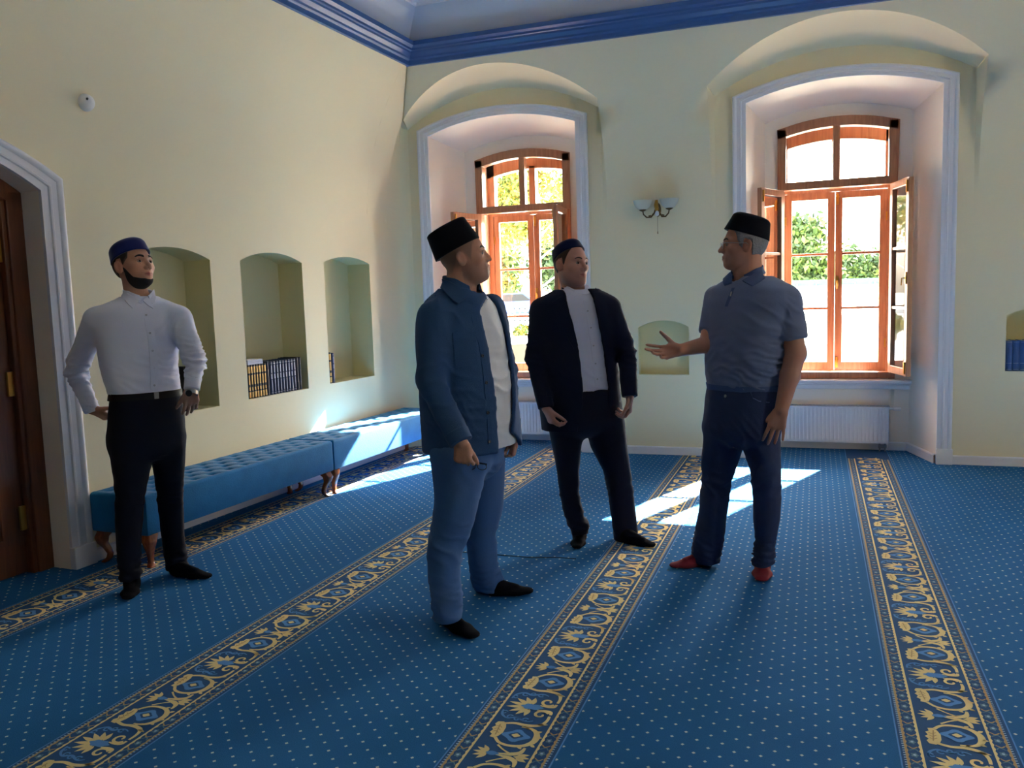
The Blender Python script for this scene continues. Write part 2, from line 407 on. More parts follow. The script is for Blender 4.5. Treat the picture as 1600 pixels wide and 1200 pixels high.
# sweep a profile along left+back walls at the leaning top; profile (o,z)
def sweep_top(prof, name, mt, label=None, smooth=False, parent=None):
    mb = MB(); P = []
    for (o, z) in prof:
        ox = dL(ZT)+o; yb = YB-dB(ZT)-o
        a = LWP(S0, z, ox); s1 = (yb-3.6)/cos(LA); c = LWP(s1, z, ox); c = (c[0], yb, z)
        P.append([a, c, (XR, yb, z)])
    mb.grid(P)
    return mb.build(name, mt, kind='structure' if parent is None else None, label=label, smooth=smooth, parent=parent)
TC = sweep_top([(-.02, 3.6), (.03, 3.6), (.035, 3.635), (.055, 3.645), (.06, 3.66), (.085, 3.685), (.09, 3.70), (.105, 3.705), (.11, 3.72), (.14, 3.735), (.145, 3.77), (.0, 3.775)], 'trim_1', M_NAVY, 'dark blue moulded cornice round the top of the walls')
CE = sweep_top([(.01, 3.77), (.05, 3.80), (.12, 3.90), (.19, 3.99), (.215, 4.03)], 'ceiling', M_FRIEZE, 'pale blue cove below the ceiling')
sweep_top([(.20, 4.03), (.235, 4.03), (.245, 4.05), (.27, 4.055), (.28, 4.075), (.32, 4.09)], 'ceiling_moulding', M_TRIM, parent=CE)
mb = MB(); mb.add([(-4.2, YF, 4.09), (XR, YF, 4.09), (XR, YB, 4.09), (-4.2, YB, 4.09)], [(0, 1, 2, 3)]); mb.build('ceiling_panel', M_CEIL, parent=CE)
# --- baseboards
def bb(name, pts, h=.075, t=.02, label=None):
    mb = MB(); P = []
    n = len(pts); nrm = []
    for i in range(n):
        d = Vector(pts[min(i+1, n-1)])-Vector(pts[max(i-1, 0)]); d.normalize(); nrm.append(Vector((d.y, -d.x)))
    for i, p in enumerate(pts):
        q = nrm[i]; P.append([(p[0]+q.x*o, p[1]+q.y*o, z) for (o, z) in ((t, 0), (t, h-.008), (t*.5, h), (0, h))])
    mb.grid(P); return mb.build(name, M_TRIM, kind='structure', label=label)
bb('baseboard_left', [LWP(.14, 0)[:2], LWP(3.95, 0)[:2]], label='white baseboard behind the blue benches')
bb('baseboard_back', [(-1.95, YB), (-.66, YB)], label='white baseboard of back wall between the window recesses')
bb('baseboard_back_right', [(1.07, YB), (2.3, YB)], label='white baseboard of back wall right of the window recess')
for k in range(2):
    R1, R2 = REC[k], RECB[k]
    bb('baseboard_recess', [(R1[0], YB), (R2[0], YR)], label='white baseboard on left reveal of window recess %d' % (k+1))
    bb('baseboard_recess', [(R2[0], YR), (R2[1], YR)], label='white baseboard under the radiator of window recess %d' % (k+1))
    bb('baseboard_recess', [(R2[1], YR), (R1[1], YB)], label='white baseboard on right reveal of window recess %d' % (k+1))
# --- casings (architraves) round the recesses and the doorway
def casing(name, op, f, wid, prof, label, plinth=True, fb=None):
    """prof: list of (offset 0..1 across width, proud)"""
    mb = MB(); c = (op[0]+op[1])/2; n = 31
    P = []
    for (w, o) in prof:
        ww = w*wid
        big = (op[0]-ww, op[1]+ww, 0, op[3]+ww*.55, op[4]+ww*.8)
        P.append([f(a, b_, o) for (a, b_) in ring(big, n)])
    mb.grid(P)
    T = mb.build(name, M_TRIM, kind='structure', label=label, smooth=True)
    if plinth:
        for sgn, e in ((-1, op[0]), (1, op[1])):
            m2 = MB(); a, b_ = (e-wid-.008, e+.004) if sgn < 0 else (e-.004, e+wid+.008)
            vs = [f(u, z, o) for u in (a, b_) for o in (0, .045) for z in (0, .13)]
            m2.add(vs, [(0, 1, 3, 2), (4, 6, 7, 5), (0, 4, 5, 1), (2, 3, 7, 6), (0, 2, 6, 4), (1, 5, 7, 3)])
            m2.build('plinth_block', M_TRIM, parent=T, bevel=.004)
    return T
PROF = [(0, 0), (0, .022), (.30, .022), (.33, .032), (.40, .034), (.46, .026), (.70, .026), (.76, .036), (.86, .040), (.94, .038), (1.0, .03), (1.0, 0)]
for k in range(3):
    casing('trim_%d' % (k+2), REC[k], lambda u, z, o: (u, YB-o, z), .112, PROF, 'white moulded arched casing around window recess %d' % (k+1))
casing('trim_5', DOORL, lambda s, z, o: LWP(s, z, o), .14, PROF, 'white moulded arched casing around the doorway')
# ---------------------------------------------------------------- carpet borders: woven motif built as flat pile
CB = [mat("gold_pile", srgb(236, 216, 156), .9, noise=.12, nscale=300, spec=.1), mat('light_blue_pile', srgb(92, 148, 212), .9, noise=.1, nscale=300, spec=.1),
      mat('navy_pile', srgb(48, 88, 134), .9, noise=.15, nscale=300, spec=.1), mat('tan_pile', srgb(188, 160, 116), .9, noise=.25, nscale=260, spec=.1),
      mat('slate_pile', srgb(100, 136, 156), .9, noise=.25, nscale=260, spec=.1), mat('pale_pile', srgb(170, 200, 225), .9, noise=.1, nscale=300, spec=.1)]
GOLD, LB, NV, TAN, SL, PALE = range(6)
PM = .667
def ribbon(mb, pts, w, z, m, n=24):
    """catmull through pts with width list"""
    pts = [Vector((p[0], p[1], 0)) for p in pts]; k = len(pts); out = []
    ws = w if hasattr(w, '__len__') else [w]*k
    for i in range(k-1):
        p0, p1, p2, p3 = pts[max(i-1, 0)], pts[i], pts[i+1], pts[min(i+2, k-1)]
        for j in range(5 if i < k-2 else 6):
            t_ = j/5; a = 2*p1; b_ = (p2-p0)*t_; c = (2*p0-5*p1+4*p2-p3)*t_*t_; d = (3*p1-p0-3*p2+p3)*t_**3
            out.append(((a+b_+c+d)*.5, ws[i]+(ws[i+1]-ws[i])*t_))
    P = []
    for i, (p, ww) in enumerate(out):
        tt = out[min(i+1, len(out)-1)][0]-out[max(i-1, 0)][0]; tt.normalize(); q = Vector((-tt.y, tt.x, 0))*ww*.5
        P.append([(p.x+q.x, p.y+q.y, z), (p.x-q.x, p.y-q.y, z)])
    mb.grid(P, m)
def poly(mb, pts, z, m): mb.add([(p[0], p[1], z) for p in pts], [tuple(range(len(pts)))], m)
def leaf(mb, base, tip, w, z, m, n=5):
    b_, t_ = Vector((*base, 0)), Vector((*tip, 0)); d = t_-b_; q = Vector((-d.y, d.x, 0)).normalized()
    up = [(b_+d*i/n+q*w*.5*sin(pi*(i/n)**.8)) for i in range(n+1)]; dn = [(b_+d*i/n-q*w*.5*sin(pi*(i/n)**.8)) for i in range(n, -1, -1)]
    poly(mb, [(p.x, p.y) for p in up+dn[1:-1]], z, m)
def spiral(cx, cy, r0, r1, a0, a1, n=12): return [(cx+(r0+(r1-r0)*i/(n-1))*cos(a0+(a1-a0)*i/(n-1)), cy+(r0+(r1-r0)*i/(n-1))*sin(a0+(a1-a0)*i/(n-1))) for i in range(n)]
def motif_mesh():
    mb = MB(); z1, z2, z3, z4 = .0018, .0024, .0030, .0036
    # palmette at v=0, fan towards -u
    for i, a in enumerate(lin(radians(95), radians(265), 8)):
        L = .072+.022*(1-abs(i-3.5)/3.5)
        leaf(mb, (.178+.016*cos(a), .018*sin(a)), (.178+L*cos(a)*1.05, L*sin(a)*.98), .0205, z2, GOLD)
    poly(mb, [(.180+.040*cos(a)*(1+.12*cos(6*a)), .020*sin(a)*(1+.12*cos(6*a))) for a in lin(0, 2*pi*23/24, 24)], z3, LB)
    for s in (1, -1):
        ribbon(mb, [(x, y*s) for x, y in spiral(.228, .048, .006, .030, radians(-30), radians(330), 12)], lin(.008, .013, 12), z3, GOLD)
        ribbon(mb, [(.205, .018*s), (.235, .014*s), (.258, .020*s), (.262, .040*s)], [.006, .01, .012, .01], z2, GOLD)
        # stem from scroll to medallion ring
        ribbon(mb, [(.262, .050*s), (.262, .085*s), (.248, .118*s), (.205, .132*s), (.160, .128*s), (.120, .140*s)], [.010, .012, .016, .017, .014, .012], z2, GOLD)
        leaf(mb, (.235, .118*s), (.275, .108*s), .014, z2, GOLD); leaf(mb, (.20, .135*s), (.225, .158*s), .01, z2, GOLD)
        # light blue curls beside palmette
        for q in ((.095, .062), (.125, .088), (.155, .098), (.185, .095)):
            ribbon(mb, [(x, y*s) for x, y in spiral(q[0], q[1], .005, .013, 0, 2*pi*.9, 8)], .006, z1, LB)
        ribbon(mb, [(.085, .045*s), (.092, .078*s), (.12, .10*s), (.15, .088*s), (.19, .105*s), (.215, .095*s)], [.006, .01, .007, .012, .007, .004], z1, LB)
        vm = .2075*s
        # big serrated leaf
        pts = [(.118, .128), (.098, .132), (.092, .150), (.100, .162), (.090, .178), (.100, .190), (.094, .208), (.106, .218), (.104, .236), (.120, .240), (.132, .226), (.140, .200), (.138, .165), (.130, .140)]
        poly(mb, [(x, y*s) for x, y in pts], z2, GOLD)
        ribbon(mb, [(.112, .150*s), (.116, .185*s), (.120, .222*s)], .004, z4, TAN)
        for v in (.160, .178, .196):
            ribbon(mb, [(.113, v*s), (.103, (v+.008)*s)], .003, z4, TAN); ribbon(mb, [(.114, v*s), (.126, (v+.012)*s)], .003, z4, TAN)
        # ring round medallion
        ribbon(mb, [(.125, .236*s), (.150, .264*s), (.190, .274*s), (.232, .264*s), (.258, .235*s), (.262, .200*s), (.250, .168*s), (.225, .150*s), (.190, .146*s)], [.012, .012, .013, .016, .022, .024, .018, .012, .006], z2, GOLD)
        for (x, y, x2, y2) in ((.258, .25, .275, .262), (.262, .20, .282, .198), (.25, .17, .27, .158), (.22, .268, .235, .285)):
            leaf(mb, (x, y*s), (x2, y2*s), .014, z2, GOLD)
        # medallion
        poly(mb, [(.190+.044*cos(a)*(1+.16*cos(4*a)+.05*cos(8*a)), vm+.036*sin(a)*(1+.16*cos(4*a))) for a in lin(0, 2*pi*31/32, 32)], z2, LB)
        poly(mb, [(.190+.024*cos(a)*(1+.15*cos(4*a)), vm+.019*sin(a)*(1+.15*cos(4*a))) for a in lin(0, 2*pi*15/16, 16)], z3, NV)
        poly(mb, [(.190+.014*cos(a)*(1+.15*cos(4*a)), vm+.0115*sin(a)*(1+.15*cos(4*a))) for a in lin(0, 2*pi*15/16, 16)], z4, GOLD)
    v0 = PM/2
    # small fan and joint at half period
    for i, a in enumerate(lin(radians(120), radians(240), 5)):
        leaf(mb, (.135, v0+.01*sin(a)), (.135+.052*cos(a), v0+.048*sin(a)), .016, z2, GOLD)
    leaf(mb, (.128, v0), (.178, v0), .026, z3, LB)
    for s in (1, -1):
        ribbon(mb, [(.150, v0), (.185, v0+.006*s), (.215, v0+.012*s), (.240, v0+.028*s), (.246, v0+.06*s)], [.006, .010, .02, .018, .008], z2, GOLD)
        leaf(mb, (.235, v0+.006*s), (.276, v0+.022*s), .018, z2, GOLD)
        ribbon(mb, [(.15, v0+.055*s), (.18, v0+.03*s), (.21, v0+.012*s)], [.008, .006, .01], z2, GOLD)
    leaf(mb, (.225, v0), (.282, v0), .02, z2, GOLD)
    # guard bands: serrated gold lines and florets
    for c in (.046, .310):
        for sg in (1, -1):
            u = c+sg*.023; nn = 24
            P = []
            for i in range(nn*2+1):
                v = -PM/2+PM*i/(nn*2); wob = .004 if i % 2 else .0
                P.append([(u+sg*.004, v, z1), (u-sg*(.003+wob), v, z1)])
            mb.grid(P, TAN if sg*(c-.17) > 0 else GOLD)
        for i in range(8):
            v = -PM/2+PM*(i+.5)/8
            poly(mb, [(c+.011*cos(a)*(1+.25*cos(5*a)), v+.013*sin(a)*(1+.25*cos(5*a))) for a in lin(0, 2*pi*15/16, 16)], z2, SL)
            poly(mb, [(c+.005*cos(a), v+.006*sin(a)) for a in lin(0, 2*pi*7/8, 8)], z3, PALE)
            sg = 1 if i % 2 else -1
            ribbon(mb, [(c+.013*sg, v-.03), (c-.002*sg, v-.042), (c-.014*sg, v-.03)], [.004, .006, .004], z2, TAN)
            ribbon(mb, [(c-.014*sg, v+.024), (c-.004*sg, v+.038), (c+.014*sg, v+.026)], [.004, .005, .003], z2, SL)
    for u, sg in ((.0165, -1), (.3395, 1)):
        nn = 46
        for i in range(nn):
            v = -PM/2+PM*(i+.5)/nn
            poly(mb, [(u-.004, v-.0035), (u+.004, v-.002), (u+.004, v+.0035), (u-.004, v+.002)], z1, PALE)
    me_ = mb
    return me_
stripe_x = [-3.885, -2.510, -1.147, .262, 1.66]
proto = None
for ix, x0 in enumerate(stripe_x):
    st = MB(); st.box(.0235, .3325, YF, 8.24, .0003, .0012, 0)
    for u in (0.0, .3535): st.box(u+.0005, u+.0055, YF, 8.24, .0003, .0012, 1)
    st.box(.0055, .0235, YF, 8.24, .0002, .0009, 2); st.box(.3325, .3540, YF, 8.24, .0002, .0009, 2)
    so_ = st.build('border_stripe', [CB[NV], CB[LB], CB[NV]], parent=FLOOR); so_.location = (x0, 0, 0)
    k0 = int(math.floor((0.3-3.437)/PM)); k1 = int(math.ceil((8.2-3.437)/PM))
    if ix == 4: k0, k1 = 4, 8
    for k in range(k0, k1):
        v = 3.437+k*PM
        if v+PM/2 > 8.23 or v < .3: continue
        if proto is None:
            proto = motif_mesh().build('woven_motif', CB, parent=so_, fix=False); proto.location = (0, v, 0)
            for p in proto.data.polygons:
                pass
        else:
            o = proto.copy(); COL.objects.link(o); o.parent = so_; o.location = (0, v, 0)
# ---------------------------------------------------------------- windows
def arch_frame(mb, x0, x1, z0, spring, apex, y0, y1, w, wtop=None, wbot=None, m=0):
    """frame with arched head, bars width w"""
    wt = w if wtop is None else wtop; wb = w if wbot is None else wbot
    mb.box(x0, x0+w, y0, y1, z0, arc(x0, x0, x1, spring, apex)-.0, m); mb.box(x1-w, x1, y0, y1, z0, arc(x1, x0, x1, spring, apex), m)
    mb.box(x0+w, x1-w, y0, y1, z0, z0+wb, m)
    us = lin(x0, x1, 17)
    top = [(u, arc(u, x0, x1, spring, apex)) for u in us]; bot = [(u, z-wt) for u, z in top]
    n = len(us); vs = []
    for (a, b_) in zip(top, bot): vs += [(a[0], y0, a[1]), (a[0], y1, a[1]), (b_[0], y1, b_[1]), (b_[0], y0, b_[1])]
    fs = [(i*4+j, i*4+(j+1) % 4, (i+1)*4+(j+1) % 4, (i+1)*4+j) for i in range(n-1) for j in range(4)]+[(0, 1, 2, 3), (4*n-1, 4*n-2, 4*n-3, 4*n-4)]
    mb.add(vs, fs, m)
def sash(parent, name, w, h, rows, bw=.055, t_=.045, loc=(0, 0, 0), rz=0, flip=1, label=None, handle_x=None):
    """sash in local x 0..w*flip, z 0..h ; rows panes; object empty-less: frame mesh is the part, panes & fittings sub-parts"""
    mb = MB(); s = flip
    def bx(a, b_, c, d, e=-t_/2, f_=t_/2): mb.box(min(a*s, b_*s), max(a*s, b_*s), e, f_, c, d)
    bx(0, bw, 0, h); bx(w-bw, w, 0, h); bx(bw, w-bw, 0, bw*1.15); bx(bw, w-bw, h-bw, h)
    ph = (h-bw*2.15)/rows
    for i in range(1, rows): bx(bw, w-bw, bw*1.15+ph*i-.012, bw*1.15+ph*i+.012, -.014, .014)
    o = mb.build(name, M_WIN, parent, bevel=.004, label=label); o.location = loc; o.rotation_euler = (0, 0, rz)
    for i in range(rows):
        g = MB(); a, b_ = bw-.004, w-bw+.004; z0, z1 = bw*1.15+ph*i+.008, bw*1.15+ph*(i+1)-.008
        g.add([(a*s, 0, z0), (b_*s, 0, z0), (b_*s, 0, z1), (a*s, 0, z1)], [(0, 1, 2, 3)]); g.build('pane', M_GLASS, o)
    return o
def espag(parent, x, y, z, kind='handle'):
    mb = MB()
    mb.box(x-.012, x+.012, y-.012, y, z-.05, z+.05)
    if kind == 'handle':
        mb.tube([(x, y-.012, z), (x, y-.045, z), (x+.004, y-.05, z-.03), (x+.002, y-.048, z-.07)], [.006, .006, .008, .005], 8)
        mb.lathe([(0.001, -.016), (.014, -.012), (.014, .0), (0.001, .002)], 10, (x, y-.012, z), axis='y')
    else:
        mb.tube([(x, y-.016, z-.05), (x, y-.016, z+.05)], .006, 8); mb.tube([(x-.018, y-.018, z+.02), (x+.018, y-.018, z+.02)], .005, 6)
    return mb.build(kind, M_BRASS, parent, smooth=True)
def make_window(k, left_angle, right_angle):
    x0, x1, zb, sp, ap = WINO[k]
    zt = 2.385 if k != 0 else 2.36       # bottom of the transom light
    Wd = empty('window_%d' % (k+1), ((x0+x1)/2, YR, zb), ['arched brown wooden double window behind the two middle men', 'arched brown wooden double window behind the man in grey polo', 'arched brown wooden double window right of the picture'][k], kind='structure')
    ORG = ((x0+x1)/2, YR, zb)
    def fin(mb, name, mt=M_WIN, bevel=.004, parent=Wd, label=None, smooth=False): return mb.build(name, mt, parent, bevel=bevel, org=ORG, label=label, smooth=smooth)
    # inner frame
    y0, y1 = YR-.03, YR+.07
    mb = MB(); arch_frame(mb, x0, x1, zt, sp, ap, y0, y1, .075, .085, .07); mb.box((x0+x1)/2-.03, (x0+x1)/2+.03, y0+.01, y1-.01, zt+.05, ap-.06)
    mb.box(x0, x0+.05, y0+.01, y1, zb, zt); mb.box(x1-.05, x1, y0+.01, y1, zb, zt); mb.box(x0+.05, x1-.05, y0+.01, y1, zb, zb+.055)
    fr = fin(mb, 'inner_frame')
    g = MB()
    for a, b_ in ((x0+.07, (x0+x1)/2-.025), ((x0+x1)/2+.025, x1-.07)):
        us = lin(a, b_, 9); P = [(u, YR+.02, zt+.06) for u in us]+[(u, YR+.02, arc(u, x0, x1, sp, ap)-.08) for u in reversed(us)]
        g2 = MB(); g2.add(P, [tuple(range(len(P)))]); g2.build('pane', M_GLASS, Wd, org=ORG)
    # outer frame
    yo0, yo1 = YO-.04, YO+.06; X0, X1 = x0-.005, x1+.005
    mb = MB(); arch_frame(mb, X0, X1, zt+.0, sp, ap, yo0, yo1, .085, .15, .06); mb.box((x0+x1)/2-.035, (x0+x1)/2+.035, yo0, yo1, zt+.05, ap-.12)
    mb.box(X0, X0+.06, yo0, yo1, zb, zt); mb.box(X1-.06, X1, yo0, yo1, zb, zt); mb.box(X0+.06, X1-.06, yo0, yo1, zb-.01, zb+.05)
    fin(mb, 'outer_frame')
    for a, b_ in ((X0+.08, (x0+x1)/2-.03), ((x0+x1)/2+.03, X1-.08)):
        us = lin(a, b_, 9); P = [(u, YO, zt+.055) for u in us]+[(u, YO, arc(u, x0, x1, sp, ap)-.145) for u in reversed(us)]
        g2 = MB(); g2.add(P, [tuple(range(len(P)))]); g2.build('pane', M_GLASS, Wd, org=ORG)
    hw = (X1-X0-.12)/2; h = zt-(zb+.05)-.005
    cx = -ORG[0]; L = (X0+.06-ORG[0], YO-.01-ORG[1], zb+.05-ORG[2]); R_ = (X1-.06-ORG[0], YO-.01-ORG[1], zb+.05-ORG[2])
    a = sash(Wd, 'outer_casement', hw-.002, h, 3, .062, loc=L); b_ = sash(Wd, 'outer_casement', hw-.002, h, 3, .062, loc=R_, flip=-1)
    espag(b_, -(hw-.02), -.0225, h*.5); espag(b_, -(hw-.02), -.0225, h-.07, 'bolt'); espag(b_, -(hw-.02), -.0225, .07, 'bolt')
    for zz in (.25, h-.25):
        for q, sx_ in ((a, .008), (b_, -.008)):
            mb = MB(); mb.tube([(sx_, -.03, zz-.04), (sx_, -.03, zz+.04)], .007, 8); mb.build('hinge', M_BRASS, q, smooth=True)
    # inner casements, opened into the room
    hw2 = (x1-x0-.10)/2; h2 = zt-(zb+.055)-.01
    c1 = sash(Wd, 'inner_casement', hw2, h2, 3, .058, .04, loc=(x0+.045-ORG[0], -.045, zb+.06-ORG[2]), rz=-left_angle)
    c2 = sash(Wd, 'inner_casement', hw2, h2, 3, .058, .04, loc=(x1-.045-ORG[0], -.045, zb+.06-ORG[2]), rz=right_angle, flip=-1)
    for c, s_ in ((c1, 1), (c2, -1)):
        mb = MB(); x_ = s_*(hw2-.03); y_ = -.02*1
        mb.box(x_-.012, x_+.012, .02, .03, h2*.5-.05, h2*.5+.05); mb.tube([(x_, .03, h2*.5), (x_, .055, h2*.5), (x_, .06, h2*.5-.06)], [.006, .006, .005], 8)
        mb.box(x_-.008, x_+.008, .02, .032, h2-.12, h2-.02); mb.box(x_-.008, x_+.008, .02, .032, .02, .12)
        mb.build('latch', M_BRASS, c, smooth=True)
    # sill board (white) with moulded nose
    mb = MB(); xa, xb = RECB[k][0]-.01, RECB[k][1]+.015
    mb.box(xa, xb, YR-.085, YR+.02, zb-.045, zb-.012); mb.box(xa+.005, xb-.005, YR-.065, YR, zb-.065, zb-.043); mb.box(xa+.01, xb-.01, YR-.045, YR, zb-.10, zb-.063)
    mb.build('sill', M_TRIM, Wd, bevel=.008, org=ORG, label='white moulded sill board')
    mb = MB(); mb.box(x0, x1, YR+.07, YO-.04, zb-.005, zb+.012); mb.build('inner_sill', M_TRIM, Wd, org=ORG)
    portal(((x0+x1)/2, YX+.02, (zb+ap)/2), x1-x0+.6, ap-zb+.1, (radians(-90), 0, 0))
make_window(0, radians(106), radians(93))
make_window(1, radians(113), radians(104))
make_window(2, radians(95), radians(95))
for op in OPR:  # frame and portal of the unseen window added to light the left side
    mb = MB(); arch_frame(mb, op[0], op[1], op[2], op[3], op[4], XR+.28, XR+.36, .07); mb.box((op[0]+op[1])/2-.03, (op[0]+op[1])/2+.03, XR+.29, XR+.35, op[2], op[4]-.05)
    mb.v = [(p[1], p[0], p[2]) for p in mb.v]; mb.build('window_4', M_WIN, kind='structure')
    portal((XR+.62, (op[0]+op[1])/2, (op[2]+op[4])/2), op[4]-op[2], op[1]-op[0], (0, radians(90), 0))
for op in OPF:
    mb = MB(); arch_frame(mb, op[0], op[1], op[2], op[3], op[4], YF-.36, YF-.28, .07); mb.box((op[0]+op[1])/2-.03, (op[0]+op[1])/2+.03, YF-.35, YF-.29, op[2], op[4]-.05)
    mb.build('window_5', M_WIN, kind='structure')
    portal(((op[0]+op[1])/2, YF-.62, (op[2]+op[4])/2), op[1]-op[0], op[4]-op[2], (radians(90), 0, 0))
# ---------------------------------------------------------------- door in the left wall
D = empty('door_1', LWP(-.8, 0, -.2), 'dark brown wooden door in the arched doorway at the left edge', kind='structure')
OD = LWP(-.8, 0, -.2)
def dbox(mb, s0, s1, o0, o1, z0, z1): mb.box(s0, s1, o0, o1, z0, z1, fn=lambda s, o, z: LWP(s, z, o))
mb = MB(); dbox(mb, -.11, -.012, -.24, -.135, 0, 2.17); dbox(mb, -1.62, -1.50, -.24, -.135, 0, 2.17)
us = lin(DOORL[0], DOORL[1], 17); vs = []
for u in us:
    z = arc(u, DOORL[0], DOORL[1], 2.17, 2.40)
    vs += [LWP(u, z, -.24), LWP(u, z, -.135), LWP(u, z-.11, -.135), LWP(u, z-.11, -.24)]
mb.add(vs, [(i*4+j, i*4+(j+1) % 4, (i+1)*4+(j+1) % 4, (i+1)*4+j) for i in range(16) for j in range(4)])
mb.build('door_frame', M_DOOR, D, org=OD, bevel=.006)
mb = MB(); dbox(mb, -.135, -.105, -.225, -.15, 0, 2.12); mb.build('door_stop', M_DOOR, D, org=OD, bevel=.006)
mb = MB()
for i, (a, b_) in enumerate(((-1.50, -.82), (-.81, -.135))):
    dbox(mb, a, b_, -.235, -.19, .01, 2.12)
    for (za, zb_) in ((.2, .95), (1.1, 2.0)):
        for (p, q, r_, s_) in ((a+.12, b_-.12, za, za+.03), (a+.12, b_-.12, zb_-.03, zb_), (a+.12, a+.15, za, zb_), (b_-.15, b_-.12, za, zb_)): dbox(mb, p, q, -.19, -.175, r_, s_)
us = lin(DOORL[0]+.1, DOORL[1]-.1, 13)
P = [[LWP(u, 2.1, -.215), LWP(u, arc(u, DOORL[0], DOORL[1], 2.17, 2.40)-.05, -.215)] for u in us]; mb.grid(P)
mb.build('door_leaf', M_DOOR, D, org=OD, bevel=.004)
mb = MB()
for z in (.33, 1.1, 1.85): dbox(mb, -.17, -.12, -.189, -.172, z-.07, z+.07)
mb.build('hinge', M_BRASS, D, org=OD, bevel=.003)
mb = MB(); mb.add([(-5.2, 1.5, 0), (-5.2, 4.4, 0), (-5.2, 4.4, 3), (-5.2, 1.5, 3)], [(0, 1, 2, 3)])
mb = MB(); mb.tube([tuple(PZ(px, py, .003)) for px, py in ((716, 862), (750, 864), (790, 868), (834, 871), (870, 871), (900, 873))], .0022, 6)
p0 = PZ(800, 868, 0); mb.build('cord', M_BLACK, label='thin black cord lying on the carpet behind the man in overshirt', cat='cord', org=tuple(p0), smooth=True)
# ---------------------------------------------------------------- benches
def cushion(L, Wd_, z0, z1, rows, cols):
    """tufted box cushion, local x 0..Wd_ (depth), y 0..L"""
    nx, ny = 25, int(L*60); r = .022; mb = MB()
    btn = []
    for j in range(rows):
        n = cols+(j % 2)
        for i in range(n):
            yy = (i+.5)/cols*L if j % 2 == 0 else i/cols*L
            if .03 < yy < L-.03: btn.append((Wd_*(j+.75)/(rows+.5), yy))
    P = []
    B = np.array(btn); px_, py_ = Wd_/(rows+.5), L/cols
    def top(x, y):
        e = min(x, Wd_-x, y, L-y); z = z1
        if e < r: z -= r-sqrt(max(0, r*r-(r-e)**2))
        d = np.hypot((B[:, 0]-x), (B[:, 1]-y)); z -= .020*float(np.exp(-(d/.016)**2).max())+.007*float(np.exp(-(d/.05)**2).max())
        # diagonal creases
        a = (x-px_*.75)/px_; b_ = (y-py_*.5)/py_*2
        for q in ((a-b_) % 2, (a+b_) % 2):
            q = min(q, 2-q); z -= .006*math.exp(-(q/.10)**2)*min(1, e/.03)
        return z
    xs = [0]+lin(.004, .02, 4)+lin(.03, Wd_-.03, nx)+lin(Wd_-.02, Wd_-.004, 4)+[Wd_]
    ys = [0]+lin(.004, .02, 4)+lin(.03, L-.03, ny)+lin(L-.02, L-.004, 4)+[L]
    top_ = [[(x, y, top(x, y)) for y in ys] for x in xs]; mb.grid(top_)
    peri = [top_[0][j] for j in range(len(ys))]+[top_[i][-1] for i in range(1, len(xs))]+[top_[-1][j] for j in range(len(ys)-2, -1, -1)]+[top_[i][0] for i in range(len(xs)-2, 0, -1)]
    mb.grid([[p, (p[0], p[1], z0+.006), (Wd_/2+(p[0]-Wd_/2)*.985, L/2+(p[1]-L/2)*.998, z0)] for p in peri], closeu=True)
    mb.add([(0.003, 0.003, z0), (Wd_-.003, .003, z0), (Wd_-.003, L-.003, z0), (.003, L-.003, z0)], [(0, 1, 2, 3)])
    return mb, btn, top
def cab_leg(z1):
    """cabriole leg, bulging toward +x +y"""
    mb = MB(); prof = [(z1, 0, .036), (z1-.015, .0, .036), (z1*.78, .016, .031), (z1*.6, .014, .024), (z1*.42, -.002, .018), (z1*.25, -.012, .015), (z1*.12, -.008, .015), (z1*.05, .006, .019), (0.0, .012, .018)]
    P = []
    for z, o, h in prof: P.append([(o+dx*h, o+dy*h, z) for dx, dy in ((-1, -1), (1, -1), (1, 1), (-1, 1))])
    k = len(P); mb.add([p for r_ in P for p in r_], [(i*4+j, i*4+(j+1) % 4, (i+1)*4+(j+1) % 4, (i+1)*4+j) for i in range(k-1) for j in range(4)]+[(0, 3, 2, 1), (4*k-4, 4*k-3, 4*k-2, 4*k-1)])
    return mb
def make_bench(s0, L, o0, label):
    e = empty('tufted_bench', LWP(s0, 0, o0), label, 'bench', 'tufted blue benches along the left wall', rz=-LA)
    mb, btn, top = cushion(L, .43, .20, .435, 4, max(4, int(L/.155)))
    mb.build('cushion', M_VELVET, e, smooth=2)
    for (x, y) in btn:
        if BTN[0] is None:
            b_ = MB(); b_.lathe([(.009, 0), (.008, .004), (.004, .006), (.0005, .0065)], 8); o = b_.build('button', M_VELVET, e, smooth=2); BTN[0] = o.data
        else: o = obj('button', BTN[0], e)
        o.location = (x, y, top(x, y)-.001)
    for (x, y, ax, ay) in ((.045, .05, -1, -1), (.385, .05, 1, -1), (.045, L-.05, -1, 1), (.385, L-.05, 1, 1), (.385, L*.5, 1, 1)) if L > 3 else ((.045, .05, -1, -1), (.385, .05, 1, -1), (.045, L-.05, -1, 1), (.385, L-.05, 1, 1)):
        l = cab_leg(.20); l.v = [(p[0]*ax, p[1]*ay, p[2]) for p in l.v]; o = l.build('leg', M_LEG, e, bevel=.006, smooth=True); o.location = (x, y, 0)
    return e
BTN = [None]
make_bench(.115, 1.86, .045, 'tufted blue velvet bench nearer the doorway, behind the man in white shirt')
make_bench(1.995, 1.86, .045, 'tufted blue velvet bench in sunlight in the far left corner')
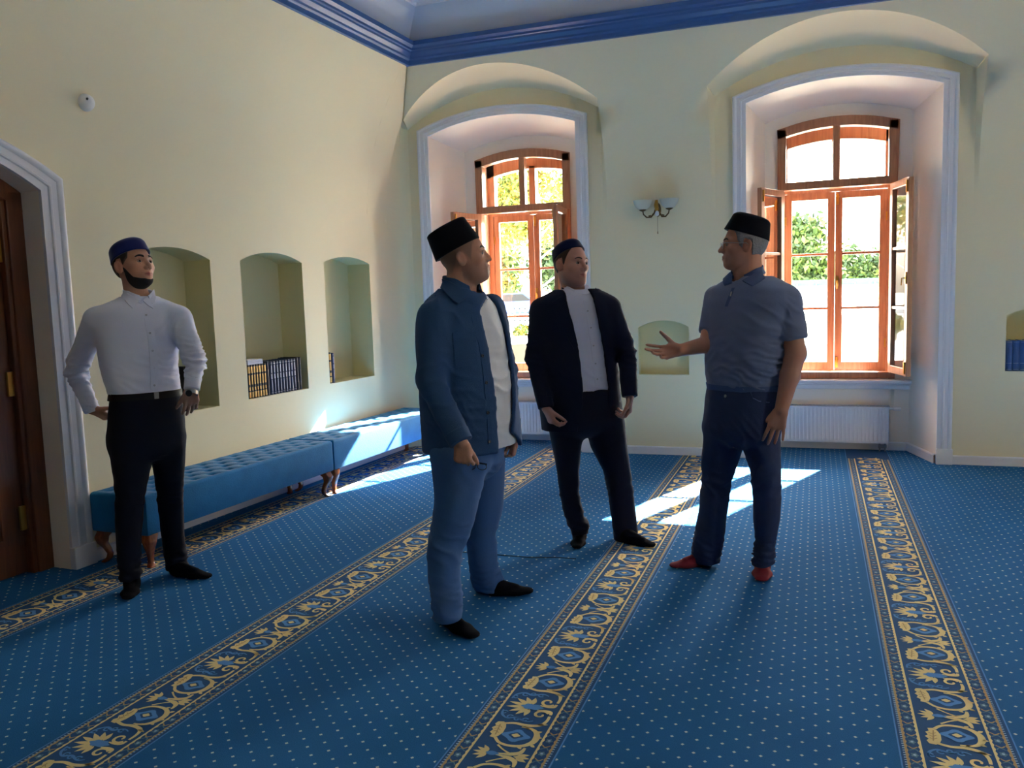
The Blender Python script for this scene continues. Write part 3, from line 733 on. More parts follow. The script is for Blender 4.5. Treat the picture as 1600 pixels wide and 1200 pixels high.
# ---------------------------------------------------------------- radiators
def make_radiator(x0, x1, z0, z1, y, label, valve=True):
    c = ((x0+x1)/2, y, z0); e = empty('radiator', c, label, 'radiator', 'white panel radiators under the windows')
    yf = y-.05
    mb = MB(); n = int((x1-x0-.05)/.0333); P = []
    xs = [(x0, 0)]
    for i in range(n):
        a = x0+.025+(x1-x0-.05)*i/n; w = (x1-x0-.05)/n
        xs += [(a+w*.12, 0), (a+w*.26, 1), (a+w*.74, 1), (a+w*.88, 0)]
    xs.append((x1, 0))
    zz = [(z0, 0), (z0+.022, 0), (z0+.04, 1), (z1-.04, 1), (z1-.022, 0), (z1, 0)]
    mb.grid([[(x, yf+.009*a*b_, z) for z, b_ in zz] for x, a in xs])
    mb.build('front_panel', M_RAD, e, org=c, smooth=True, bevel=0)
    mb = MB(); mb.box(x0, x0+.004, yf, y+.045, z0, z1); mb.box(x1-.004, x1, yf, y+.045, z0, z1); mb.box(x0, x1, y+.035, y+.04, z0, z1); mb.build('side_cover', M_RAD, e, org=c)
    mb = MB()
    nb = int((x1-x0)/.03)
    for i in range(nb): mb.box(x0+(x1-x0)*i/nb+.006, x0+(x1-x0)*(i+1)/nb-.006, yf+.008, y+.034, z1-.006, z1-.002)
    mb.box(x0, x1, yf, yf+.008, z1-.006, z1); mb.box(x0, x1, y+.03, y+.04, z1-.006, z1); mb.build('top_grille', M_RAD, e, org=c)
    mb = MB(); mb.lathe([(.012, -.03), (.012, 0), (.017, .003), (.019, .02), (.020, .055), (.017, .065), (.001, .067)], 14, (x1+.03, y-.01, z1-.025), axis='x'); mb.build('thermostat_valve', M_PLASTIC, e, org=c, smooth=True)
    for dx in (-.075, -.03):
        mb = MB(); mb.tube([(x1+dx, y-.01, z0+.005), (x1+dx, y-.01, z0-.03), (x1+dx, y-.01, z0-.055)], [.007, .011, .008], 8); mb.tube([(x1+dx, y-.01, z0-.05), (x1+dx, y-.012, .002)], .006, 8); mb.build('pipe', M_STEEL, e, org=c, smooth=True)
    mb = MB(); mb.box(x1-.088, x1-.017, y-.022, y+.002, z0-.045, z0-.015); mb.build('valve_block', M_STEEL, e, org=c, bevel=.004)
    return e
make_radiator(-.33, .633, .078, .417, YR-.08, 'white ribbed panel radiator below the window behind the man in grey polo')
make_radiator(-3.27, -2.30, .078, .417, YR-.08, 'white ribbed panel radiator behind the man in the navy suit')
# ---------------------------------------------------------------- wall lamps
def make_sconce(x, z, label):
    c = (x, YB, z); e = empty('wall_lamp', c, label, 'lamp')
    mb = MB(); mb.lathe([(.001, 0), (.036, 0), (.036, -.006), (.028, -.012), (.001, -.014)], 20, (x, YB, z-.0), axis='y', ex=.8, ey=1.7); mb.build('back_plate', M_BRONZE, e, org=c, smooth=True)
    mb = MB(); mb.tube([(x, YB-.012, z+.085), (x-.006, YB-.04, z+.075), (x-.006, YB-.06, z+.04), (x, YB-.05, z-.01), (x, YB-.04, z-.04)], [.004, .014, .02, .018, .008], 10); mb.build('centre_scroll', M_BRASS, e, org=c, smooth=True)
    mb = MB(); mb.lathe([(.001, -.03), (.016, -.022), (.02, -.004), (.014, .012), (.006, .018), (.001, .02)], 14, (x+.003, YB-.065, z-.032)); mb.build('glass_drop', M_PLASTIC, e, org=c, smooth=True)
    for s in (-1, 1):
        mb = MB(); mb.tube([(x+s*.01, YB-.04, z+.02), (x+s*.022, YB-.06, z-.03), (x+s*.05, YB-.085, z-.068), (x+s*.085, YB-.10, z-.07), (x+s*.112, YB-.105, z-.042), (x+s*.118, YB-.105, z-.012)], [.008, .008, .008, .007, .006, .006], 10)
        mb.tube([(x+s*.05, YB-.085, z-.05), (x+s*.06, YB-.088, z-.058), (x+s*.072, YB-.09, z-.056)], [.004, .007, .003], 8)
        o = mb.build('arm', M_BRONZE, e, org=c, smooth=True)
        mb = MB(); mb.lathe([(.001, -.014), (.012, -.012), (.028, -.004), (.034, .004), (.02, .004), (.001, .004)], 16, (x+s*.118, YB-.105, z-.004)); mb.build('cup', M_BRONZE, o, org=c, smooth=True)
        mb = MB(); mb.lathe([(.018, .0), (.045, .008), (.066, .030), (.078, .058), (.086, .080), (.083, .080), (.075, .058), (.063, .033), (.043, .012), (.018, .004)], 24, (x+s*.118, YB-.105, z)); mb.build('glass_shade', M_FROST, e, org=c, smooth=True)
        mb = MB(); mb.lathe([(.012, 0), (.012, .03), (.018, .045), (.016, .062), (.001, .07)], 12, (x+s*.118, YB-.105, z+.004)); mb.build('bulb', M_PLASTIC, e, org=c, smooth=True)
    mb = MB(); mb.tube([(x+.004, YB-.05, z-.06), (x+.004, YB-.05, z-.20)], .0013, 5); mb.lathe([(.001, -.012), (.004, -.01), (.004, .008), (.001, .012)], 8, (x+.004, YB-.05, z-.205)); mb.build('pull_cord', M_BRONZE, e, org=c)
make_sconce(-1.335, 2.235, 'bronze wall lamp with two frosted glass bowls between the windows')
make_sconce(1.80, 2.29, 'bronze wall lamp cut off by the right edge of the picture')
# detector
c = LWP(.30, 2.70, dL(2.70)); e = empty('motion_detector', c, 'small round white detector high on the cream left wall', 'detector', rz=-LA)
mb = MB(); mb.lathe([(.001, 0), (.05, 0), (.05, .012), (.044, .028), (.036, .04), (.018, .05), (.001, .052)], 24, axis='x'); mb.build('housing', M_PLASTIC, e, smooth=True)
mb = MB(); mb.lathe([(.001, 0), (.008, 0), (.008, .004), (.001, .005)], 10, (.044, -.022, .012), axis='x'); mb.build('sensor_eye', M_BLACK, e)
# ---------------------------------------------------------------- books
def book_mats(): pass
M_GILT = mat('gilt', srgb(200, 160, 92), .4, .4); M_BKB = mat('black_binding', srgb(28, 28, 34), .45); M_NVB = mat('navy_binding', srgb(48, 60, 92), .4)
M_DKN = mat('dark_navy_binding', srgb(20, 24, 44), .45); M_PAGE = mat('paper', srgb(225, 215, 190), .8); M_SLV = mat('silver_print', srgb(150, 160, 185), .45, .3)
M_BLU = mat('blue_binding', srgb(44, 84, 140), .5, noise=.12, nscale=30); M_BRN = mat('brown_gilt_binding', srgb(92, 70, 40), .45)
def make_book(th, h, dp, cover, deco, style):
    """local: spine faces +x at x=0, thickness along y 0..th, z 0..h"""
    e = bpy.data.objects.new('book', None); COL.objects.link(e)
    mb = MB(); P = []
    for a in lin(-1, 1, 7):
        P.append([(0-.35*th*(a*a)*.6, th/2+a*th/2, 0), (0-.35*th*(a*a)*.6, th/2+a*th/2, h)])
    mb.grid(P); r = P[0][0][0]
    mb.box(-dp, r, 0, .003, 0, h); mb.box(-dp, r, th-.003, th, 0, h)
    mb.add([p[0] for p in P]+[p[1] for p in P], [tuple(range(7)), tuple(range(13, 6, -1))])
    mb.build('cover', cover, e, smooth=False, fix=False)
    mb = MB(); mb.box(-dp+.006, r-.001, .003, th-.003, .004, h-.004); mb.build('page_block', M_PAGE, e)
    def bandz(z0, z1, m_, nm, w=.86):
        b_ = MB(); b_.grid([[(.0007-.35*th*(a*a)*.6, th/2+a*th/2, z0), (.0007-.35*th*(a*a)*.6, th/2+a*th/2, z1)] for a in lin(-w, w, 5)]); b_.build(nm, m_, e)
    if style == 'ornate':
        bandz(h*.03, h*.2, deco, 'spine_band'); bandz(h*.76, h*.95, deco, 'spine_band'); bandz(h*.24, h*.34, deco, 'spine_band', .5); bandz(h*.42, h*.70, deco, 'spine_panel', .55)
    elif style == 'rule':
        bandz(h*.05, h*.065, deco, 'spine_band'); bandz(h*.93, h*.945, deco, 'spine_band'); bandz(h*.48, h*.62, deco, 'spine_panel', .45); bandz(h*.1, h*.44, deco, 'spine_panel', .16); bandz(h*.66, h*.88, deco, 'spine_panel', .3)
    elif style == 'plain':
        bandz(h*.04, h*.05, deco, 'spine_band'); bandz(h*.25, h*.26, deco, 'spine_band'); bandz(h*.94, h*.95, deco, 'spine_band')
    return e
def shelve(proto, s, z, o, label, group, rz=-LA):
    global USED
    b_ = proto if proto.name not in USED else copy_tree(proto)
    USED.add(proto.name)
    b_.location = LWP(s, z, o); b_.rotation_euler = (0, 0, rz); b_['label'] = label; b_['category'] = 'book'; b_['group'] = group; return b_
USED = set()
p1 = make_book(.0295, .255, .17, M_BKB, M_GILT, 'ornate'); s = 1.655
ordn = ['first', 'second', 'third', 'fourth', 'fifth', 'sixth', 'seventh', 'eighth', 'ninth', 'tenth', 'eleventh', 'twelfth', 'thirteenth']
for i in range(7): shelve(p1, s, .791, -.022, 'gold and black spined volume in the middle niche, %s from the left' % ordn[i], 'gold and black volumes in the middle niche'); s += .0312
p2 = make_book(.0345, .262, .18, M_NVB, M_SLV, 'rule'); p3 = make_book(.034, .265, .18, M_DKN, M_NVB, 'plain')
shelve(p3, s+.004, .791, -.024, 'dark plain volume between the gold and the silver-lettered spines', 'dark blue volumes in the middle niche'); s += .041
for i in range(9): shelve(p2, s, .791, -.020, 'dark blue silver-lettered volume in the middle niche, %s from its left' % ordn[i], 'dark blue volumes in the middle niche'); s += .0372
p4 = make_book(.034, .268, .18, M_DKN, M_NVB, 'plain')
for i in range(2): shelve(p4, s+.002, .791, -.02, ['plain navy volume just right of the silver-lettered row', 'plain navy volume at the right end of the middle niche'][i], 'dark blue volumes in the middle niche'); s += .037
e = empty('paper_stack', LWP(1.66, 1.047, -.02), 'white booklets lying on top of the gold and black volumes', 'booklets', rz=-LA)
mb = MB()
for i in range(4): mb.box(-.15+.004*i, .0-.003*i, .003*i, .175+.003*i, i*.009+.001, i*.009+.009)
mb.build('booklet', mat('booklet_white', srgb(205, 208, 232), .6), e, bevel=.001)
p5 = make_book(.05, .27, .17, M_BKB, M_GILT, 'ornate')
shelve(p5, 2.712, .795, -.02, 'thick black and gold volume at the left end of the right niche', 'books in the niche nearest the corner')
shelve(p2, 2.768, .795, -.02, 'dark blue silver-lettered volume beside the black and gold one in the right niche', 'books in the niche nearest the corner')
p6 = make_book(.045, .30, .2, M_BKB, M_GILT, 'plain')
for i, (ss, lb) in enumerate(((1.085, 'black book behind the wrist of the man in white shirt'), (1.02, 'black book beside the carved stand behind the white shirt sleeve'))): shelve(p6, ss, .786, -.03, lb, 'books in the left niche')
e = empty('carved_book_stand', LWP(.90, .786, -.10), 'carved dark wooden book stand with curled top behind the white shirt sleeve', 'stand', rz=-LA)
mb = MB(); mb.box(-.012, .0, -.09, .09, 0, .36); mb.box(-.016, .006, -.10, .10, .34, .375); mb.build('panel', M_BRN, e, bevel=.004)
mb = MB(); mb.tube([(0, x, z) for x, z in spiral(.075, .39, .004, .02, 0, 5.5, 12)], .004, 6); mb.tube([(0, x, z) for x, z in spiral(-.075, .39, .004, .02, pi, pi-5.5, 12)], .004, 6); mb.build('scroll', M_BRN, e, smooth=True)
p7 = make_book(.047, .245, .17, M_BLU, M_SLV, 'plain')
for i in range(7):
    b_ = p7 if i == 0 else copy_tree(p7); b_.location = (1.452+i*.0495, YB+.015, .7755); b_.rotation_euler = (0, 0, -pi/2)
    # spine must face -y
    b_.location = (1.452+i*.0495, YB+.012, .776); b_['label'] = 'blue cloth-bound volume in the niche at the right edge, %s from the left' % ordn[i]; b_['category'] = 'book'; b_['group'] = 'blue volumes in the right edge niche'
# ---------------------------------------------------------------- outside
def gz(Y): return -.8+1.16*min(max(Y-9.5, 0), 37.5)/37.5
M_GROUND = mat('pale_ground', srgb(205, 200, 188), .9, noise=.2, nscale=.6)
M_GRASS = mat('grass', srgb(88, 110, 50), .9, noise=.3, nscale=2)
mb = MB(); mb.add([(-60, 9.5, -.8), (60, 9.5, -.8), (60, 47, .36), (-60, 47, .36), (60, 120, .36), (-60, 120, .36), (60, -40, -.8), (5.9, -40, -.8), (5.9, 9.5, -.8)], [(0, 1, 2, 3), (3, 2, 4, 5), (7, 6, 1, 8)]); mb.build('ground', M_GROUND, kind='structure', label='pale sunlit ground outside the windows')
M_RWALL = mat('rendered_white_wall', srgb(225, 225, 220), .8); M_ROOF = mat('pale_sheet_roof', srgb(190, 200, 196), .4, .1); M_GREEN = mat('green_ridge', srgb(56, 130, 100), .5)
YH = 22.0
a = PY(1200, 447, YH+3); zr = a[2]; zev = PY(1340, 492, YH)[2]
bl = empty('outbuilding', (2.8, YH, -.8), 'low white building with pale metal roof and green ridge seen through the right window', 'building'); OB = (2.8, YH, -.8)
xa, xb = -3.5, 12
mb = MB(); mb.box(xa+.3, xb-.3, YH+.4, YH+6, -.8, zev+.02); mb.build('wall', M_RWALL, bl, org=OB)
mb = MB(); mb.add([(xa, YH, zev), (xb, YH, zev), (xb, YH+3, zr), (xa, YH+3, zr), (xa, YH+6.3, zev), (xb, YH+6.3, zev)], [(0, 1, 2, 3), (3, 2, 5, 4)])
mb.build('roof', M_ROOF, bl, org=OB)
mb = MB()
for i in range(31):
    x = xa+.01+i*.5; mb.add([(x, YH, zev), (x+.04, YH, zev), (x+.04, YH+3, zr), (x, YH+3, zr), (x, YH-.005, zev+.05), (x+.04, YH-.005, zev+.05), (x+.04, YH+2.99, zr+.05), (x, YH+2.99, zr+.05)], [(4, 5, 6, 7), (0, 1, 5, 4), (0, 4, 7, 3), (1, 2, 6, 5)])
mb.build('seam', M_ROOF, bl, org=OB, kind='stuff')
mb = MB(); mb.box(xa, xb, YH+2.9, YH+3.1, zr-.03, zr+.13); mb.build('ridge', M_GREEN, bl, org=OB)
q = PY(1277, 557, YH+.35)
mb = MB(); mb.box(q[0]-.35, q[0]+.35, YH+.33, YH+.45, q[2]-.3, q[2]+.3); mb.build('window', mat('blue_shutter', srgb(60, 100, 150), .4), bl, org=OB)
LEAFM = [mat('leaf_green_a', srgb(66, 90, 42), .6), mat('leaf_green_b', srgb(92, 114, 48), .6), mat('leaf_yellow', srgb(150, 132, 48), .6), mat('leaf_dark', srgb(50, 72, 38), .6)]
M_BARK = mat('bark', srgb(90, 76, 62), .9, noise=.3, nscale=8); M_BIRCH = mat('birch_bark', srgb(215, 212, 205), .8, noise=.25, nscale=6)
rng = np.random.default_rng(5)
def make_tree(x, y, zc, r, n, mats_w, label, trunk=M_BARK, ls=.16, squash=.85, group=None, zb=None):
    zb = gz(y)-.02 if zb is None else zb
    e = empty('leafy_tree', (x, y, zb), label, 'tree', group)
    mb = MB(); top = zc
    mb.tube([(0, 0, 0), (.05*r, .0, (zc-zb)*.4), (0, .03*r, (zc-zb)*.8), (.04*r, 0, zc-zb+r*.4)], [.03*r+.06, .025*r+.05, .02*r+.03, .02], 8)
    for i in range(9):
        a = i*2.4; z0 = (zc-zb)*(.55+.05*i); mb.tube([(0, 0, z0), (cos(a)*r*.35, sin(a)*r*.35, z0+r*.25), (cos(a)*r*.75, sin(a)*r*.75, z0+r*.5)], [.012*r+.015, .008*r+.01, .006], 6)
    mb.build('trunk', trunk, e, smooth=True)
    cl = rng.normal(size=(26, 3)); cl /= np.linalg.norm(cl, axis=1)[:, None]; cl *= (r*rng.uniform(.35, .8, 26))[:, None]; cl[:, 2] *= squash
    idx = rng.integers(0, 26, n); c = cl[idx]+rng.normal(size=(n, 3))*r*.17
    t1 = rng.normal(size=(n, 3)); t1 /= np.linalg.norm(t1, axis=1)[:, None]; t2 = np.cross(t1, rng.normal(size=(n, 3))); t2 /= np.linalg.norm(t2, axis=1)[:, None]
    s = ls*rng.uniform(.6, 1.3, n)[:, None]; c[:, 2] += zc-zb
    v = np.stack([c-t1*s, c+t2*s*.5, c+t1*s, c-t2*s*.5], 1).reshape(-1, 3)
    me = bpy.data.meshes.new('crown'); me.from_pydata(v.tolist(), [], [(4*i, 4*i+1, 4*i+2, 4*i+3) for i in range(n)])
    for m_ in mats_w: me.materials.append(m_)
    me.polygons.foreach_set('material_index', rng.integers(0, len(mats_w), n).tolist())
    obj('crown', me, e, kind='stuff')
GT = 'trees outside the windows'
def tree_at(px, py, Y, rpx, *a, **k):
    p = PY(px, py, Y); make_tree(p[0], Y, p[2], rpx/F_PX*Y, *a, **k)
tree_at(1250, 405, 34, 62, 15000, [LEAFM[0], LEAFM[3], LEAFM[1]], 'tall green tree at the left behind the white building', ls=.15, group=GT)
tree_at(1335, 430, 46, 46, 11000, [LEAFM[0], LEAFM[1], LEAFM[3]], 'green tree in the middle behind the white building', ls=.15, group=GT)
tree_at(1395, 425, 58, 48, 11000, [LEAFM[1], LEAFM[0]], 'rounded green tree at the right behind the white building', ls=.15, group=GT)
tree_at(1480, 400, 44, 60, 8000, [LEAFM[0], LEAFM[1]], 'green tree far right behind the white building', ls=.15, group=GT)
tree_at(832, 325, 17, 78, 9000, [LEAFM[2], LEAFM[1]], 'yellow-green birch seen through the left window', M_BIRCH, ls=.06, squash=1.25, group=GT)
tree_at(760, 420, 46, 60, 9000, [LEAFM[0], LEAFM[1], LEAFM[2]], 'green tree beyond the left end of the left window', ls=.2, group=GT)
tree_at(880, 420, 58, 55, 9000, [LEAFM[0], LEAFM[3]], 'dark green tree beyond the birch', ls=.2, group=GT)
tree_at(812, 520, 20, 16, 2500, [LEAFM[2], LEAFM[0]], 'low yellowing shrub below the left window', ls=.06, group=GT, zb=-2.2)
def make_car(px, py, Y, col, label):
    p = PY(px, py, Y); L, Wc = 4.2, 1.7
    e = empty('car', (p[0], Y, gz(Y)), label, 'car', 'cars parked outside the left window')
    prof = [(-2.1, .35), (-2.1, .75), (-1.85, .9), (-1.1, .98), (-.6, 1.42), (.75, 1.45), (1.4, 1.0), (2.0, .9), (2.1, .7), (2.1, .35)]
    mb = MB(); n = len(prof); mb.add([(x, -Wc/2, z) for x, z in prof]+[(x, Wc/2, z) for x, z in prof], [tuple(range(n)), tuple(range(2*n-1, n-1, -1))]+[(i, (i+1) % n, n+(i+1) % n, n+i) for i in range(n)])
    mb.build('body', mat('car_paint', col, .25, coat=.8), e, bevel=.06, smooth=True)
    mb = MB(); mb.add([(-1.0, -Wc/2-.01, 1.0), (-.55, -Wc/2-.01, 1.36), (.7, -Wc/2-.01, 1.38), (1.2, -Wc/2-.01, 1.02)], [(0, 1, 2, 3)]); mb.build('side_window', M_BLACK, e)
    for x in (-1.35, 1.3):
        for y in (-.76, .76): mb = MB(); mb.lathe([(.001, -.1), (.2, -.1), (.31, -.09), (.33, 0), (.31, .09), (.001, .1)], 18, (x, y, .33), axis='y'); mb.build('wheel', M_BLACK, e, smooth=True)
M_FN = mat('fence_grey', srgb(120, 120, 122), .7)
make_car(806, 487, 43, srgb(70, 100, 170), 'blue car parked beyond the railing, in the middle of the left window')
make_car(905, 476, 50, srgb(40, 60, 120), 'dark blue car parked at the right of the left window')
make_car(822, 548, 14, srgb(205, 208, 215), 'pale car parked nearest the left window')
YR_ = 38.; f0, f1 = PY(770, 515, YR_), PY(900, 512, YR_); f0[2] = f1[2] = gz(YR_)+.35
fe = empty('railing', (f0[0], YR_, gz(YR_)), 'thin dark railing in front of the blue cars', 'railing'); of = (f0[0], YR_, gz(YR_))
for i in range(24):
    x = f0[0]-1+(f1[0]-f0[0]+2)*i/23; mb = MB(); mb.box(x-.03, x+.03, YR_-.03, YR_+.03, gz(YR_)-.05, f0[2]+.5); mb.build('bar', M_FN, fe, org=of)
mb = MB(); mb.box(f0[0]-1, f1[0]+1, YR_-.03, YR_+.03, f0[2]+.45, f0[2]+.5); mb.box(f0[0]-1, f1[0]+1, YR_-.03, YR_+.03, f0[2]-.1, f0[2]-.05); mb.build('rail', M_FN, fe, org=of)
#PEOPLE#
# ---------------------------------------------------------------- figures: signed-distance modelling on a grid
BIG = .06
def rect_axis(lo, hi, h, fine):
    out = [lo]
    while out[-1] < hi:
        x = out[-1]; st = h
        for a, b_, hf in fine:
            if a-.005 <= x <= b_: st = min(st, hf)
        out.append(x+st)
    return np.array(out)
class Field:
    def __init__(s, lo, hi, h, fine=((), (), ())):
        s.ax = [rect_axis(lo[i], hi[i], h, fine[i]) for i in range(3)]
        s.D = np.full([len(a) for a in s.ax], BIG, np.float32)
    def sl(s, lo, hi):
        r = []
        for i in range(3):
            a = max(0, int(np.searchsorted(s.ax[i], lo[i]-.065))-1); b_ = min(len(s.ax[i]), int(np.searchsorted(s.ax[i], hi[i]+.065))+1); r.append(slice(a, max(b_, a)))
        return tuple(r)
    def ev(s, prim):
        lo, hi, fn = prim; q = s.sl(lo, hi)
        X = s.ax[0][q[0]][:, None, None].astype(np.float32); Y = s.ax[1][q[1]][None, :, None].astype(np.float32); Z = s.ax[2][q[2]][None, None, :].astype(np.float32)
        if 0 in (X.size, Y.size, Z.size): return q, None
        return q, np.minimum(fn(X, Y, Z), BIG*1.5)
    def union(s, prim, k=0.):
        q, d = s.ev(prim)
        if d is not None: s.D[q] = smin(s.D[q], d, k)
        return s
    def cut(s, prim, k=0.004):
        q, d = s.ev(prim)
        if d is not None: s.D[q] = -smin(-s.D[q], d, k)
        return s
    def mesh(s):
        D = s.D; D[[0, -1]] = BIG; D[:, [0, -1]] = BIG; D[:, :, [0, -1]] = BIG
        S = D < 0; n = np.array(D.shape)-1
        cnt = np.zeros(n, np.int8)
        for i in (0, 1):
            for j in (0, 1):
                for k in (0, 1): cnt += S[i:n[0]+i, j:n[1]+j, k:n[2]+k]
        act = (cnt > 0) & (cnt < 8); I, J, K = np.nonzero(act); N_ = len(I)
        idx = np.full(n, -1, np.int32); idx[I, J, K] = np.arange(N_)
        acc = np.zeros((N_, 3)); w = np.zeros(N_)
        cor = {(i, j, k): D[I+i, J+j, K+k] for i in (0, 1) for j in (0, 1) for k in (0, 1)}
        for a in cor:
            for ax in range(3):
                if a[ax] == 0:
                    b_ = list(a); b_[ax] = 1; b_ = tuple(b_); da, db = cor[a], cor[b_]; m_ = (da < 0) != (db < 0)
                    t_ = np.where(m_, da/np.where(m_, da-db, 1), 0)
                    p = np.zeros((N_, 3)); p[:, 0], p[:, 1], p[:, 2] = a; p[:, ax] += t_
                    acc += p*m_[:, None]; w += m_
        acc /= w[:, None]
        V = np.stack([s.ax[i][(I, J, K)[i]]+acc[:, i]*(s.ax[i][(I, J, K)[i]+1]-s.ax[i][(I, J, K)[i]]) for i in range(3)], 1)
        F = []
        for ax in range(3):
            o1, o2 = (ax+1) % 3, (ax+2) % 3
            sl0 = [slice(None)]*3; sl1 = [slice(None)]*3; sl0[ax] = slice(0, -1); sl1[ax] = slice(1, None)
            c = S[tuple(sl0)] != S[tuple(sl1)]; P = np.array(np.nonzero(c))
            ok = (P[o1] > 0) & (P[o2] > 0) & (P[o1] < n[o1]) & (P[o2] < n[o2]); P = P[:, ok]
            ins = S[tuple(P)]
            def cell(d1, d2):
                Q = P.copy(); Q[o1] += d1; Q[o2] += d2; return idx[tuple(Q)]
            q = np.stack([cell(-1, -1), cell(0, -1), cell(0, 0), cell(-1, 0)], 1)
            q[~ins] = q[~ins][:, ::-1]; F.append(q)
        F = np.concatenate(F); F = F[(F >= 0).all(1)]
        return V, F
def smin(a, b_, k):
    if k <= 0: return np.minimum(a, b_)
    h = np.maximum(k-np.abs(a-b_), 0)/k
    return np.minimum(a, b_)-h*h*k*.25
def seg(a, b_, ra, rb, flat=None, ff=1., capb=False, capa=False):
    a = np.array(a, float); b_ = np.array(b_, float); R_ = max(ra, rb)
    lo, hi = np.minimum(a, b_)-R_, np.maximum(a, b_)+R_; ba = b_-a; L2 = ba@ba; u = ba/sqrt(L2)
    def fn(X, Y, Z):
        x, y, z = X-a[0], Y-a[1], Z-a[2]; t_ = np.clip((x*ba[0]+y*ba[1]+z*ba[2])/L2, 0, 1)
        vx, vy, vz = x-t_*ba[0], y-t_*ba[1], z-t_*ba[2]
        if flat is not None:
            q = (vx*flat[0]+vy*flat[1]+vz*flat[2])*(ff-1); vx, vy, vz = vx+q*flat[0], vy+q*flat[1], vz+q*flat[2]
        d = np.sqrt(vx*vx+vy*vy+vz*vz)-(ra+(rb-ra)*t_)
        if capb: d = np.maximum(d, (X-b_[0])*u[0]+(Y-b_[1])*u[1]+(Z-b_[2])*u[2])
        if capa: d = np.maximum(d, -((X-a[0])*u[0]+(Y-a[1])*u[1]+(Z-a[2])*u[2]))
        return d
    return lo, hi, fn
def ellf(x, y, z, c, r):
    x, y, z = x-c[0], y-c[1], z-c[2]
    k1 = np.sqrt((x/r[0])**2+(y/r[1])**2+(z/r[2])**2); k2 = np.sqrt((x/r[0]**2)**2+(y/r[1]**2)**2+(z/r[2]**2)**2)+1e-9
    return k1*(k1-1)/k2
def zloft(rows, phi, off=0., n=2.3, zlo=None, zhi=None, rb=0., fl=.15):
    """rows: (z, cx, cy, halfside, halffront); phi facing"""
    rows = sorted(rows); A = np.array(rows); zz = np.linspace(A[0, 0], A[-1, 0], 160)
    T = np.stack([np.interp(zz, A[:, 0], A[:, i]) for i in range(1, 5)], 1)
    m_ = max(1, int(.018/(zz[1]-zz[0])))
    ker = np.ones(2*m_+1)/(2*m_+1)
    T = np.stack([np.convolve(np.pad(T[:, i], m_, mode='edge'), ker, 'valid') for i in range(4)], 1)
    f = (cos(phi), sin(phi)); s_ = (sin(phi), -cos(phi))
    R_ = A[:, 3:].max()+off; z0 = A[0, 0] if zlo is None else zlo; z1 = A[-1, 0] if zhi is None else zhi
    lo = (A[:, 1].min()-R_, A[:, 2].min()-R_, z0); hi = (A[:, 1].max()+R_, A[:, 2].max()+R_, z1)
    def fn(X, Y, Z):
        z = Z[0, 0]; cx, cy, w, d = [np.interp(z, zz, T[:, i]).astype(np.float32)[None, None, :] for i in range(4)]
        w = w+off; d = d+off; w = np.maximum(w, .01); d = np.maximum(d, .01)
        if rb:
            g = np.clip((z0+rb-z)/rb, 0, 1).astype(np.float32)[None, None, :]; g = np.sqrt(1-g*g*(1-fl*fl)); w = w*(.12+.88*g); d = d*g
        x, y = X-cx, Y-cy; a = np.abs(x*s_[0]+y*s_[1])/w; b_ = np.abs(x*f[0]+y*f[1])/d
        r = (a**n+b_**n)**(1/n); q = (r-1)*np.minimum(w, d)
        return np.maximum(q, np.maximum(z0-Z, Z-z1))
    return lo, hi, fn
def view_rows(rows, phi, Yf, K=.7):
    """silhouette rows (py, pxL, pxR[, k]) seen by the photographer -> real ellipse sections at depth Yf"""
    out = []
    for i, r in enumerate(rows):
        Y = Yf(i/(len(rows)-1)) if callable(Yf) else Yf
        k = r[3] if len(r) > 3 else K
        L, R_ = PY(r[1], r[0], Y), PY(r[2], r[0], Y); c = (L+R_)/2; ext = abs(R_[0]-L[0])/2
        v = np.array([c[0], c[1]]); v /= np.linalg.norm(v); rr = np.array([v[1], -v[0]])
        ext = ext*abs(rr[0]) if True else ext
        sd_ = np.array([sin(phi), -cos(phi)]); fd = np.array([cos(phi), sin(phi)])
        a = ext/sqrt((sd_@rr)**2+(k*(fd@rr))**2)
        out.append((float(c[2]), float(c[0]), float(c[1]), a, a*k))
    return out
def wobble(V, seed, sc=9., amp=1.):
    r = np.random.default_rng(seed); o = np.zeros(len(V))
    for i in range(9):
        k = r.normal(size=3)*sc*(1+.5*i); o += np.sin(V@k+r.uniform(0, 6.3)+1.3*np.sin(V@(r.normal(size=3)*sc)))/(1+.5*i)
    return o*amp/3
def vnormals(V, F):
    e1 = V[F[:, 2]]-V[F[:, 0]]; e2 = V[F[:, 3]]-V[F[:, 1]]; fn = np.cross(e1, e2); N_ = np.zeros_like(V)
    for i in range(4): np.add.at(N_, F[:, i], fn)
    return N_/(np.linalg.norm(N_, axis=1)[:, None]+1e-12)
def smooth_mesh(V, F, it=2, lam=.5):
    E_ = np.concatenate([F[:, [0, 1]], F[:, [1, 2]], F[:, [2, 3]], F[:, [3, 0]]])
    E_ = np.concatenate([E_, E_[:, ::-1]])
    deg = np.bincount(E_[:, 0], minlength=len(V))[:, None]
    for _ in range(it):
        for l in (lam, -lam*1.04):
            S = np.stack([np.bincount(E_[:, 0], weights=V[E_[:, 1], i], minlength=len(V)) for i in range(3)], 1)/np.maximum(deg, 1)
            V = V+(S-V)*l
    return V
